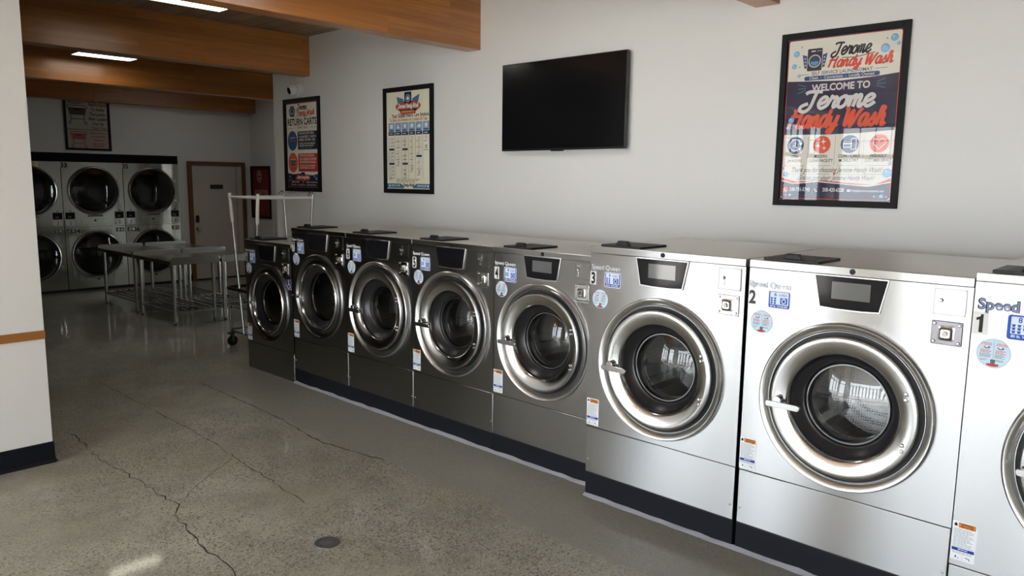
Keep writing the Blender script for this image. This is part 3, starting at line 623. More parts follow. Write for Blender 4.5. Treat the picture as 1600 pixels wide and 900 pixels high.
# ------------------------------------------------------------------ posters, television, camera
def framed(name, loc, rz, W_, H_, fr, label, cat='poster', glazing=True, depth=.022):
    t = empty(name, loc, rz); tag(t, label, cat, 'framed notices on the walls')
    m = MB()
    for (x0, x1, z0, z1) in ((-W_ / 2, -W_ / 2 + fr, 0, H_), (W_ / 2 - fr, W_ / 2, 0, H_), (-W_ / 2 + fr, W_ / 2 - fr, 0, fr), (-W_ / 2 + fr, W_ / 2 - fr, H_ - fr, H_)): m.box(x0, x1, -depth, -.001, z0, z1)
    m.build('frame', FRAME, t, bevel=.002)
    MB().box(-W_ / 2 + fr * .7, W_ / 2 - fr * .7, -.006, -.0012, fr * .7, H_ - fr * .7).build('backing', mat('poster_backing', lin((214, 208, 196)), .6), t)
    if glazing:
        MB().add([(-W_ / 2 + fr * .9, -.0115, fr * .9), (W_ / 2 - fr * .9, -.0115, fr * .9), (W_ / 2 - fr * .9, -.0115, H_ - fr * .9), (-W_ / 2 + fr * .9, -.0115, H_ - fr * .9)], [(0, 1, 2, 3)]).build('glazing', POSTERGLASS, t)
    return t
def washer_icon(p, x, z, s, L, dark=(40, 40, 52), wing=BLUE):
    p.poly([(x - s * .95, z + s * .45), (x - s * .6, z + s * .35), (x - s * .6, z - s * .6), (x - s * .78, z - s * .55)], wing, L); p.poly([(x + s * .95, z + s * .45), (x + s * .6, z + s * .35), (x + s * .6, z - s * .6), (x + s * .78, z - s * .55)], wing, L)
    for k in range(3):
        for sg in (-1, 1): p.ell(x + sg * s * (.74 - .01 * k), z + s * (.15 - k * .25), s * .05, s * .06, WHT, L + 1, 10)
    p.rr(x - s * .56, x + s * .56, z - s * .8, z + s * .85, s * .08, dark, L); p.rect(x - s * .3, x + s * .05, z + s * .62, z + s * .7, WHT, L + 1)
    for k in range(3): p.ell(x + s * (.2 + .12 * k), z + s * .66, s * .035, s * .035, WHT, L + 1, 8)
    p.ell(x, z - s * .08, s * .48, s * .48, (206, 210, 214), L + 1); p.ell(x, z - s * .08, s * .4, s * .4, dark, L + 2); p.ell(x, z - s * .08, s * .33, s * .33, (60, 66, 84), L + 3)
    p.poly([(x + s * .33 * cos(radians(a)), z - s * .08 + s * .33 * sin(radians(a))) for a in range(185, 356, 10)], (84, 156, 206), L + 4)
def bubble(p, x, z, r, L): p.ell(x, z, r, r, (104, 160, 202), L, 20); p.ell(x, z - r * .05, r * .8, r * .8, (132, 186, 222), L + 1, 20); p.ell(x - r * .3, z + r * .35, r * .22, r * .18, WHT, L + 2, 10)
def star4(p, x, z, r, c, L): p.poly([(x + (r if k % 2 == 0 else r * .28) * cos(pi / 4 * k), z + (r if k % 2 == 0 else r * .28) * sin(pi / 4 * k)) for k in range(8)], c, L)
RZ = radians(-90)
# welcome poster
PW, PH, fr = .728, 1.032, .037
t = framed('framed_poster', (XW, 1.741, 1.614), RZ, PW, PH, fr, 'largest black framed welcome poster at right above washers 1 and 2')
t.rotation_euler = (0, 0, RZ)
p = Print(-.0064); w = PW - 2 * fr; h = PH - 2 * fr; X = lambda u: -w / 2 + u * w; Z = lambda v: fr + h - v * h
def curve(z0, sag, c, L, z1): p.poly([(X(k / 20), Z(z0) + sag * (1 - (2 * k / 20 - 1) ** 2)) for k in range(21)] + [(X(1), Z(z1)), (X(0), Z(z1))], c, L)
p.rr(X(0), X(1), Z(1), Z(0), .012, NAVY); p.rr(X(.008), X(.992), Z(.994), Z(.006), .012, RED, 1); p.rr(X(.013), X(.987), Z(.99), Z(.009), .012, CREAM, 2)
p.poly([(X(.013), Z(.255)), (X(.2), Z(.262)), (X(.5), Z(.272)), (X(.8), Z(.262)), (X(.987), Z(.25)), (X(.987), Z(.578)), (X(.7), Z(.59)), (X(.4), Z(.594)), (X(.013), Z(.588))], NAVY, 3)
p.poly([(X(.013), Z(.86)), (X(.15), Z(.885)), (X(.4), Z(.875)), (X(.62), Z(.89)), (X(.85), Z(.90)), (X(.987), Z(.86)), (X(.987), Z(.9)), (X(.013), Z(.9))], RED, 3)
p.poly([(X(.013), Z(.882)), (X(.12), Z(.9)), (X(.35), Z(.885)), (X(.6), Z(.9)), (X(.8), Z(.912)), (X(.987), Z(.885)), (X(.987), Z(.975)), (X(.97), Z(.99)), (X(.03), Z(.99)), (X(.013), Z(.975))], NAVY, 4)
p.line([(X(u), Z(v)) for u, v in ((.013, .88), (.12, .898), (.35, .883), (.6, .898), (.8, .91), (.987, .883))], .006, WHT, 5)
washer_icon(p, X(.255), Z(.135), .078, 4)
p.script('Jerome', X(.565), Z(.118), .072, INKB, 4, .15, .3, width=.22); p.line([(X(.50), Z(.136)), (X(.62), Z(.140)), (X(.78), Z(.122))], .004, INKB, 4)
p.script('Handy Wash', X(.65), Z(.188), .062, RED, 4, .18, .28, width=.36)
p.text('SELF SERVICE LAUNDROMAT', X(.5), Z(.226), .020, (92, 100, 118), 4, .025, width=.35); p.rect(X(.1), X(.21), Z(.222), Z(.219), GREY, 4); p.rect(X(.79), X(.89), Z(.218), Z(.215), GREY, 4)
p.rr(X(.17), X(.83), Z(.258), Z(.232), .011, BLUE, 4); p.text('Clean  -  Convenient  -  Locally Owned', X(.5), Z(.252), .017, CREAM, 5, .01, width=.37)
p.text('WELCOME TO', X(.5), Z(.325), .040, (226, 222, 226), 4, .04, width=.335)
for sg in (-1, 1):
    for a in (25, 0, -25): p.line([(X(.5 + sg * .31), Z(.305) + a * .0004), (X(.5 + sg * .385), Z(.305) + a * .0011)], .003, (92, 150, 180), 4)
p.script('Jerome', X(.46), Z(.432), .105, (226, 226, 224), 4, .19, .3, width=.43)
p.script('Handy Wash', X(.47), Z(.545), .105, (214, 84, 58), 4, .19, .28, width=.56)
for x_, z_, r in ((.085, .09, .018), (.07, .165, .015), (.12, .225, .010), (.86, .105, .024), (.93, .05, .020), (.965, .085, .010), (.07, .50, .018), (.04, .545, .010), (.05, .84, .016), (.02, .80, .007), (.955, .83, .026), (.97, .775, .010)): bubble(p, X(x_), Z(z_), r, 6)
for x_, z_ in ((.13, .05), (.12, .17), (.87, .05)): star4(p, X(x_), Z(z_), .007, INKB, 4)
for k, (c, l1, l2) in enumerate(((BLUE, 'OPEN', '24 HOURS'), ((214, 84, 54), 'MODERN,', 'CLEAN FACILITY'), (BLUE, 'COIN - CARD', 'MOBILE PAY'), ((214, 84, 54), 'FRIENDLY', 'CUSTOMER SERVICE'))):
    cx, cz = X((.125, .37, .62, .87)[k]), Z(.655); p.ell(cx, cz, .052, .052, c, 4)
    p.text(l1, cx, Z(.735), .018, INKB, 4, .02, width=.018 * len(l1) * .62); p.text(l2, cx, Z(.762), .018, INKB, 4, .02, width=min(.018 * len(l2) * .62, .145))
    p.line([(cx + (q - 11) * .0055, Z(.785)) for q in range(23)], .0018, GREY, 4)
    if k < 3: p.rect(cx + .0785, cx + .080, Z(.78), Z(.60), GREY, 4)
    if k == 0:
        p.line([(cx + .034 * cos(radians(a)), cz + .034 * sin(radians(a))) for a in range(20, 300, 12)], .005, WHT, 5); p.line([(cx, cz + .022), (cx, cz), (cx - .014, cz - .008)], .0045, WHT, 5); p.text('24', cx + .018, cz - .034, .024, WHT, 5, .03); p.poly([(cx + .02, cz + .012), (cx + .045, cz + .014), (cx + .034, cz - .004)], WHT, 5)
    if k == 1: star4(p, cx + .01, cz + .018, .019, WHT, 5); star4(p, cx - .02, cz - .006, .016, WHT, 5); star4(p, cx + .016, cz - .02, .015, WHT, 5)
    if k == 2:
        p.line(rrect(cx - .036, cx + .01, cz - .018, cz + .014, .005), .004, WHT, 5, True); p.rect(cx - .036, cx + .01, cz - .001, cz + .006, WHT, 5); p.line(rrect(cx + .008, cx + .036, cz - .03, cz + .032, .004), .004, WHT, 5, True); p.rect(cx + .012, cx + .032, cz - .022, cz + .024, BLUE, 6)
    if k == 3: p.line([(cx + .0022 * 16 * sin(a / 20 * pi) ** 3 * .95, cz + .0021 * (13 * cos(a / 20 * pi) - 5 * cos(a / 10 * pi) - 2 * cos(3 * a / 20 * pi) - cos(a / 5 * pi))) for a in range(40)], .004, WHT, 5, True)
p.text('Thank you for choosing Jerome Handy Wash!', X(.5), Z(.825), .030, INKB, 4, .005, .35, width=.53); p.rect(X(.05), X(.46), Z(.838), Z(.836), GREY, 4); p.rect(X(.54), X(.92), Z(.838), Z(.836), GREY, 4)
p.poly([(X(.5), Z(.845)), (X(.488), Z(.833)), (X(.494), Z(.829)), (X(.5), Z(.833)), (X(.506), Z(.829)), (X(.512), Z(.833))], RED, 4)
p.text('¡Gracias por elegir Jerome Handy Wash!', X(.5), Z(.872), .027, BLUE, 5, .003, .35, width=.45)
p.ell(X(.055), Z(.937), .018, .018, RED, 5); p.text('208-731-5745', X(.19), Z(.945), .023, WHT, 5, .015, width=.125); p.text('208-420-6328', X(.50), Z(.945), .023, WHT, 5, .015, width=.125); p.text('help@jeromehandywash.com', X(.80), Z(.943), .014, WHT, 5, .005, width=.18)
for cx_ in (.055, .345): p.line([(X(cx_) - .008, Z(.928)), (X(cx_) - .006, Z(.94)), (X(cx_) + .008, Z(.948))], .005, WHT, 6)
p.rect(X(.625), X(.655), Z(.944), Z(.930), WHT, 5); p.rect(X(.31), X(.313), Z(.96), Z(.92), GREY, 5); p.rect(X(.60), X(.603), Z(.96), Z(.92), GREY, 5)
for x_, z_, r in ((.06, .972, .006), (.1, .97, .009), (.86, .97, .006), (.92, .968, .012), (.96, .97, .005)): bubble(p, X(x_), Z(z_), r, 6)
p.build('printed_sheet', t)
# fabric care guide
PW, PH, fr = .732, .995, .042
t = framed('framed_poster', (XW, 5.722, 1.613), RZ, PW, PH, fr, 'cream fabric care guide poster with symbol columns, left of the television', glazing=False)
p = Print(-.0064); w = PW - 2 * fr; h = PH - 2 * fr; CR = (240, 236, 214)
p.rect(X(0), X(1), Z(1), Z(0), CR)
p.poly([(X(.24), Z(.05)), (X(.40), Z(.08)), (X(.40), Z(.17)), (X(.28), Z(.16))], (70, 120, 154), 1); p.poly([(X(.76), Z(.04)), (X(.60), Z(.08)), (X(.60), Z(.17)), (X(.72), Z(.15))], (70, 120, 154), 1)
p.ell(X(.5), Z(.155), .185, .052, (178, 84, 60), 2); p.poly([(X(.3), Z(.19)), (X(.7), Z(.185)), (X(.66), Z(.23)), (X(.34), Z(.235))], (178, 84, 60), 2)
p.rr(X(.42), X(.58), Z(.125), Z(.01), .008, (30, 36, 62), 3); p.circ(X(.5), Z(.075), .032, .008, (150, 190, 216), 4); p.ell(X(.5), Z(.075), .018, .018, WHT, 4)
p.script('Jerome Handy Wash', X(.5), Z(.170), .042, (232, 230, 222), 4, .17, .2, width=.31); p.rect(X(.36), X(.64), Z(.212), Z(.197), (208, 150, 130), 4)
p.text('Your Guide', X(.27), Z(.265), .036, INKB, 1, .03, width=.195); p.text('TO', X(.435), Z(.262), .026, (52, 96, 150), 1, .03); p.text('Fabric Care Symbols', X(.72), Z(.262), .034, INKB, 1, .03, width=.315)
p.text('Tu Guía a los Símbolos de Cuidado de Telas', X(.5), Z(.302), .030, (176, 80, 50), 1, .02, width=.56)
rd = random.Random(4)
for c in range(6):
    x0, x1 = X(.04 + c * .158), X(.04 + c * .158 + .145); xm = (x0 + x1) / 2
    p.rect(x0, x1, Z(.41), Z(.315), (140, 170, 200), 1); p.rect(x0, x1, Z(.445), Z(.41), (44, 48, 80), 1); p.rect(x0, x1, Z(.885), Z(.445), (243, 240, 222), 1)
    p.line([(x0, Z(.885)), (x1, Z(.885)), (x1, Z(.445)), (x0, Z(.445))], .0016, (90, 90, 96), 2, True)
    if c in (0, 3): p.poly([(xm - .024, Z(.332)), (xm + .024, Z(.332)), (xm + .018, Z(.372)), (xm - .018, Z(.372))], WHT, 2)
    elif c == 1: p.poly([(xm - .02, Z(.375)), (xm, Z(.33)), (xm + .02, Z(.375))], WHT, 2)
    elif c == 4: p.poly([(xm - .026, Z(.372)), (xm - .012, Z(.345)), (xm + .022, Z(.34)), (xm + .026, Z(.372))], WHT, 2)
    else: p.ell(xm, Z(.352), .018, .021, WHT, 2)
    p.smallprint(x0 + .012, x1 - .012, Z(.405), Z(.382), 1, (30, 40, 80), 2, .5, .2, rd); p.smallprint(x0 + .02, x1 - .02, Z(.435), Z(.42), 1, CR, 2, .6, .2, rd)
    nrow = (10, 5, 9, 6, 6, 2)[c]; z = .475
    for k in range(nrow):
        if c in (0, 2, 4) and k in (3, 6) : p.rect(x0 + .008, x1 - .008, Z(z + .012), Z(z - .01), (44, 48, 80), 2); z += .035
        kx = x0 + .024 if c in (0,) else xm
        if c == 1: p.line([(kx - .012, Z(z + .02)), (kx, Z(z - .012)), (kx + .012, Z(z + .02))], .003, INKB, 2, True)
        elif c in (3, 2): p.line([(kx - .012, Z(z + .018)), (kx + .012, Z(z + .018)), (kx + .012, Z(z - .01)), (kx - .012, Z(z - .01))], .003, INKB, 2, True)
        elif c == 5: p.circ(kx, Z(z), .012, .003, INKB, 2, 14)
        elif c == 4: p.line([(kx - .016, Z(z + .018)), (kx - .006, Z(z - .008)), (kx + .014, Z(z - .008)), (kx + .016, Z(z + .018))], .003, INKB, 2, True)
        else: p.line([(kx - .014, Z(z - .012)), (kx - .011, Z(z + .016)), (kx + .011, Z(z + .016)), (kx + .014, Z(z - .012))], .003, INKB, 2)
        if k == nrow - 1: p.line([(kx - .016, Z(z + .022)), (kx + .016, Z(z - .016))], .003, INKB, 3); p.line([(kx + .016, Z(z + .022)), (kx - .016, Z(z - .016))], .003, INKB, 3)
        if c == 0: p.smallprint(x0 + .044, x1 - .006, Z(z + .016), Z(z - .01), 2, (120, 116, 110), 2, .4, .4, rd)
        else: p.smallprint(x0 + .016, x1 - .016, Z(z + .042), Z(z + .028), 1, (150, 100, 84) if c == 3 else (120, 116, 110), 2, .5, .4, rd)
        z += .038 if c in (0, 2) else .062 if c != 5 else .09
p.smallprint(X(.22), X(.78), Z(.935), Z(.893), 3, (120, 116, 110), 1, .35, .3, rd)
for sg in (0, 1):
    f = (lambda u: X(u)) if sg == 0 else (lambda u: X(1 - u)); pts = [(f(.0), Z(.945)), (f(.32), Z(.945)), (f(.40), Z(.975)), (f(.40), Z(.992)), (f(0), Z(.992))]; p.poly(pts, (66, 120, 150), 1)
    p.ell(f(.06), Z(.968), .01, .012, WHT, 2, 12)
p.text('208-731-5745', X(.2), Z(.975), .018, WHT, 2, .01, width=.13); p.text('208-420-6328', X(.8), Z(.975), .018, WHT, 2, .01, width=.13); p.script('Handy Wash', X(.5), Z(.972), .030, INKB, 2, .15, .2, width=.17)
p.build('printed_sheet', t)
# return carts notice
PW, PH, fr = .732, 1.02, .045
t = framed('framed_poster', (XW, 7.568, 1.597), RZ, PW, PH, fr, 'white notice headed RETURN CARTS under the security camera', glazing=False)
p = Print(-.0064); w = PW - 2 * fr; h = PH - 2 * fr
p.rect(X(0), X(1), Z(1), Z(0), (150, 60, 60)); p.rect(X(.012), X(.988), Z(.99), Z(.012), CREAM, 1)
washer_icon(p, X(.2), Z(.10), .07, 2, (30, 32, 40), (60, 66, 80))
p.script('Jerome', X(.50), Z(.085), .060, INKB, 2, .15, .3, width=.20); p.script('Handy Wash', X(.62), Z(.150), .056, RED, 2, .18, .25, width=.36)
p.text('SELF SERVICE LAUNDROMAT', X(.5), Z(.172), .016, GREY, 2, .01, width=.26); p.rect(X(.2), X(.29), Z(.168), Z(.166), GREY, 2); p.rect(X(.72), X(.83), Z(.168), Z(.166), GREY, 2)
p.text('RETURN CARTS', X(.5), Z(.262), .072, INKB, 2, .035, width=.585)
p.text('- Thank You! -', X(.5), Z(.305), .036, (190, 110, 60), 2, .01, .3, width=.27); p.rect(X(.04), X(.22), Z(.298), Z(.295), GREY, 2); p.rect(X(.78), X(.96), Z(.298), Z(.295), GREY, 2)
for z0, c1, c2, l in ((.33, BLUE, (36, 40, 58), ('PLEASE RETURN', 'LAUNDRY CARTS', 'HERE AFTER USE.', 'THANK YOU FOR HELPING', 'US KEEP OUR FACILITY')), (.59, (204, 84, 58), (188, 62, 46), ('POR FAVOR, DEVUELVA', 'LOS CARROS DE ROPA', 'AQUÍ DESPUÉS DE USARLOS.', 'GRACIAS POR AYUDARNOS', 'A MANTENER EL LUGAR'))):
    p.ell(X(.19), Z(z0 + .115), .098, .108, c1, 2); p.ell(X(.19), Z(z0 + .115), .088, .098, tuple(min(255, q + 18) for q in c1), 3)
    cx, cz = X(.19), Z(z0 + .115)
    p.poly([(cx - .058, cz + .03), (cx + .058, cz + .03), (cx + .044, cz - .03), (cx - .044, cz - .03)], (50, 60, 80), 4); p.line([(cx - .06, cz + .034), (cx + .06, cz + .034)], .006, CREAM, 5); p.line([(cx - .042, cz - .034), (cx - .05, cz - .062), (cx + .05, cz - .062), (cx + .042, cz - .034)], .005, (50, 60, 80), 4)
    for q in (-1, 1): p.circ(cx + q * .045, cz - .074, .008, .004, (50, 60, 80), 4, 12)
    for q in range(3): p.line([(cx - .05, cz + .02 - q * .016), (cx + .05, cz + .02 - q * .016)], .002, CREAM, 5)
    p.rr(X(.36), X(.98), Z(z0 + .222), Z(z0 + .008), .014, c2, 2)
    for k, s_ in enumerate(l): p.text(s_, X(.40), Z(z0 + (.045, .085, .122, .16, .187)[k]), .026 if k < 3 else .018, CREAM, 3, .02, align='l', width=(.30, .34, .33, .32, .30)[k] if k < 3 else (.32, .30)[k - 3])
    p.smallprint(X(.42), X(.86), Z(z0 + .213), Z(z0 + .196), 1, (70, 130, 190) if z0 < .5 else (120, 40, 40), 3, .5, .2, rd)
p.poly([(X(.012), Z(.83)), (X(.2), Z(.845)), (X(.4), Z(.835)), (X(.6), Z(.845)), (X(.8), Z(.855)), (X(.988), Z(.835)), (X(.988), Z(.99)), (X(.012), Z(.99))], (38, 36, 58), 2)
p.rr(X(.44), X(.56), Z(.87), Z(.82), .006, (30, 36, 62), 3); p.ell(X(.5), Z(.885), .155, .036, (196, 60, 62), 3); p.script('Jerome Handy Wash', X(.5), Z(.893), .034, CREAM, 4, .15, .2, width=.25)
for x_, z_, r in ((.08, .87, .012), (.12, .90, .009), (.06, .92, .008), (.86, .87, .012), (.92, .895, .016), (.95, .86, .007)): bubble(p, X(x_), Z(z_), r, 3)
p.text('208-731-5745', X(.25), Z(.945), .022, CREAM, 3, .01, width=.15); p.ell(X(.5), Z(.938), .012, .016, (220, 80, 60), 3); p.text('help@jeromehandywash.com', X(.77), Z(.943), .016, CREAM, 3, .005, width=.22)
p.text('Clean Facility  -  Friendly Service  -  Community Focused', X(.5), Z(.975), .015, CREAM, 3, .005, width=.5)
p.build('printed_sheet', t)
# red advertising poster in the alcove (X wall at the back)
t = framed('framed_poster', (XALC, 12.345, 1.035), RZ, .66, .905, .035, 'dark red framed poster with pale oval on the alcove wall beside the door', glazing=False)
p = Print(-.0064); w = .66 - .07; h = .905 - .07; fr = .035
p.rect(X(0), X(1), Z(1), Z(0), (104, 36, 34)); p.rect(X(.05), X(.95), Z(.96), Z(.04), (124, 46, 44), 1); p.ell(X(.42), Z(.17), .085, .105, (200, 176, 166), 2); p.ell(X(.42), Z(.17), .07, .09, (140, 74, 70), 3); p.ell(X(.42), Z(.13), .03, .03, (200, 176, 166), 4); p.rect(X(.34), X(.5), Z(.23), Z(.2), (200, 176, 166), 4)
p.text('ADVERTISE', X(.5), Z(.55), .085, (214, 160, 150), 2, .02, width=.46); p.smallprint(X(.3), X(.8), Z(.66), Z(.6), 1, (160, 110, 104), 2, .5, .1, rd); p.smallprint(X(.3), X(.7), Z(.9), Z(.84), 2, (140, 84, 80), 2, .4, .2, rd)
p.build('printed_sheet', t)
# cart notice above the dryers
t = framed('framed_poster', (4.105, YD, 2.118), 0, .635, .77, .032, 'framed cart notice with black and red carts above the dryers')
p = Print(-.0064); w = .635 - .064; h = .77 - .064; fr = .032
p.rect(X(0), X(1), Z(1), Z(0), (236, 230, 214)); p.rect(X(0), X(1), Z(.618), Z(.606), (90, 70, 40), 1); p.rect(X(0), X(1), Z(1), Z(.622), (240, 214, 198), 1)
def cartpic(cx, z1, s, c):
    p.line(rrect(cx - s, cx + s, z1 - s * .28, z1, s * .1), s * .07, c, 2, True)
    p.poly([(cx - s * .92, z1 - s * .28), (cx + s * .92, z1 - s * .28), (cx + s * .75, z1 - s * 1.0), (cx - s * .75, z1 - s * 1.0)], tuple(min(255, q + 60) for q in c), 2)
    for q in range(6): p.line([(cx - s * .9, z1 - s * (.34 + .11 * q)), (cx + s * .9, z1 - s * (.34 + .11 * q))], s * .03, c, 3)
    p.rect(cx - s * .35, cx + s * .35, z1 - s * .5, z1 - s * .32, c, 4)
    for sg in (-1, 1): p.line([(cx + sg * s * .7, z1 - s * .9), (cx + sg * s * .62, z1 - s * 1.6), (cx + sg * s * .8, z1 - s * 1.78)], s * .07, c, 3); p.circ(cx + sg * s * .8, z1 - s * 1.9, s * .13, s * .06, c, 3, 14)
    p.line([(cx - s * .62, z1 - s * 1.45), (cx + s * .62, z1 - s * 1.45)], s * .06, c, 3)
cartpic(X(.27), Z(.12), .135, (40, 38, 36)); cartpic(X(.27), Z(.66), .115, (170, 84, 70))
p.text('Please....', X(.26), Z(.09), .055, (30, 28, 26), 2, .0, .35, width=.24)
for k, s_ in enumerate(('Return Carts', 'To Inside', 'The Laundry', 'After Loading', 'Your Car')): p.text(s_, X(.76), Z(.115 + k * .098), .048, (30, 28, 26), 2, .03, width=.0205 * len(s_))
p.text('Thank You!', X(.76), Z(.595), .045, (40, 36, 34), 2, 0, .35, width=.22)
for k, s_ in enumerate(('Regrese los carros', 'a la lavandería', 'después de', 'cargar su auto')): p.text(s_, X(.74), Z(.69 + k * .075), .03, (160, 80, 66), 2, .015, width=.0125 * len(s_))
p.text('Gracias', X(.74), Z(.965), .036, (150, 80, 70), 2, 0, .35)
p.build('printed_sheet', t)
# television
t = empty('wall_television', (XW, 3.827, 1.985), RZ); tag(t, 'large black flat television switched off on the white wall', 'television')
TW, TH = 1.225, .688; yb = -.062
tv = MB().box(-TW / 2, TW / 2, yb, yb + .03, 0, TH).build('casing', mat('television_casing', (.008, .008, .009), .3), t, bevel=.003)
MB().box(-TW / 2 + .008, TW / 2 - .008, yb - .0015, yb + .004, .016, TH - .008).build('screen', mat('television_screen', (.006, .006, .007), .16, Specular_IOR_Level=.3), t)
MB().prism(rrect(-.085, .035, -.008, .004, .003), yb + .002, yb + .02).build('logo_bar', BLACK, t)
m = MB(); m.box(-.3, .3, yb + .03, -.02, .12, .5); m.box(-.22, -.18, -.03, 0, .06, .6); m.box(.18, .22, -.03, 0, .06, .6); m.build('wall_bracket', BLACK, t)
# security camera
t = empty('security_camera', (XW, 7.60, 2.70), RZ); tag(t, 'white turret security camera on the wall above the RETURN CARTS notice', 'camera')
MB().lathe([(0, -.052), (.05, -.05), (.068, -.036), (.074, -.01), (.074, 0)], 0, 0, 32).build('mount', WHITE, t)
cam_ball = MB(); D = Vector((-.08, -.95, -.28)).normalized(); cc = Vector((-.012, -.085, -.004)); a1 = D.orthogonal().normalized(); a2 = D.cross(a1)
def ring_about(prof, n=28):
    vs = []; 
    for r, s_ in prof: vs += [tuple(cc + D * s_ + (a1 * cos(2 * pi * k / n) + a2 * sin(2 * pi * k / n)) * max(r, 1e-4)) for k in range(n)]
    return vs, [(i * n + k, i * n + (k + 1) % n, (i + 1) * n + (k + 1) % n, (i + 1) * n + k) for i in range(len(prof) - 1) for k in range(n)]
MB().add(*ring_about([(0, -.062), (.03, -.054), (.05, -.036), (.06, -.01), (.06, .01), (.052, .03), (.046, .042), (.038, .042)])).build('housing', WHITE, t)
MB().add(*ring_about([(.038, .042), (.036, .036), (.03, .036), (0, .036)])).build('lens', SCREEN, t, label='black lens face')

# ------------------------------------------------------------------ ceiling lights and cords
for (x0, x1, y0, y1, lab) in ((2.46, 3.14, 6.085, 6.34, 'nearer flat ceiling light, partly cut by the top edge'), (3.0, 3.64, 9.39, 9.64, 'farther thin ceiling light between the second and third beams')):
    t = empty('ceiling_light', ((x0 + x1) / 2, (y0 + y1) / 2, 3.13 if y0 < 8 else 3.10)); tag(t, lab, 'ceiling light', 'flat ceiling lights between the beams')
    hx, hy = (x1 - x0) / 2, (y1 - y0) / 2; m = MB()
    for (a, b, c, d) in ((-hx, hx, -hy, -hy + .012), (-hx, hx, hy - .012, hy), (-hx, -hx + .012, -hy + .012, hy - .012), (hx - .012, hx, -hy + .012, hy - .012)): m.box(a, b, c, d, -.016, 0)
    m.box(-hx, hx, -hy, hy, -.002, CEIL - t.location.z - .001); m.build('frame', WHITE, t); MB().box(-hx + .012, hx - .012, -hy + .012, hy - .012, -.012, -.002).build('diffuser', LED, t)
for x_, y_, z_, lab in ((3.62, 11.2, 2.76, 'left thin pale cord hanging from the ceiling before the cart notice'), (3.76, 11.2, 2.72, 'right thin pale cord hanging from the ceiling before the cart notice')):
    t = empty('hanging_cord', (x_, y_, CEIL)); tag(t, lab, 'cord', 'thin cords hanging from the ceiling')
    MB().tube([(0, 0, 0), (.002, 0, -.25), (0, 0, z_ - CEIL)], .003, 6).build('string', CORD, t); MB().tube([(0, 0, z_ - CEIL + .004), (0, 0, z_ - CEIL - .022)], .007, 8).build('pull_knob', CORD, t)

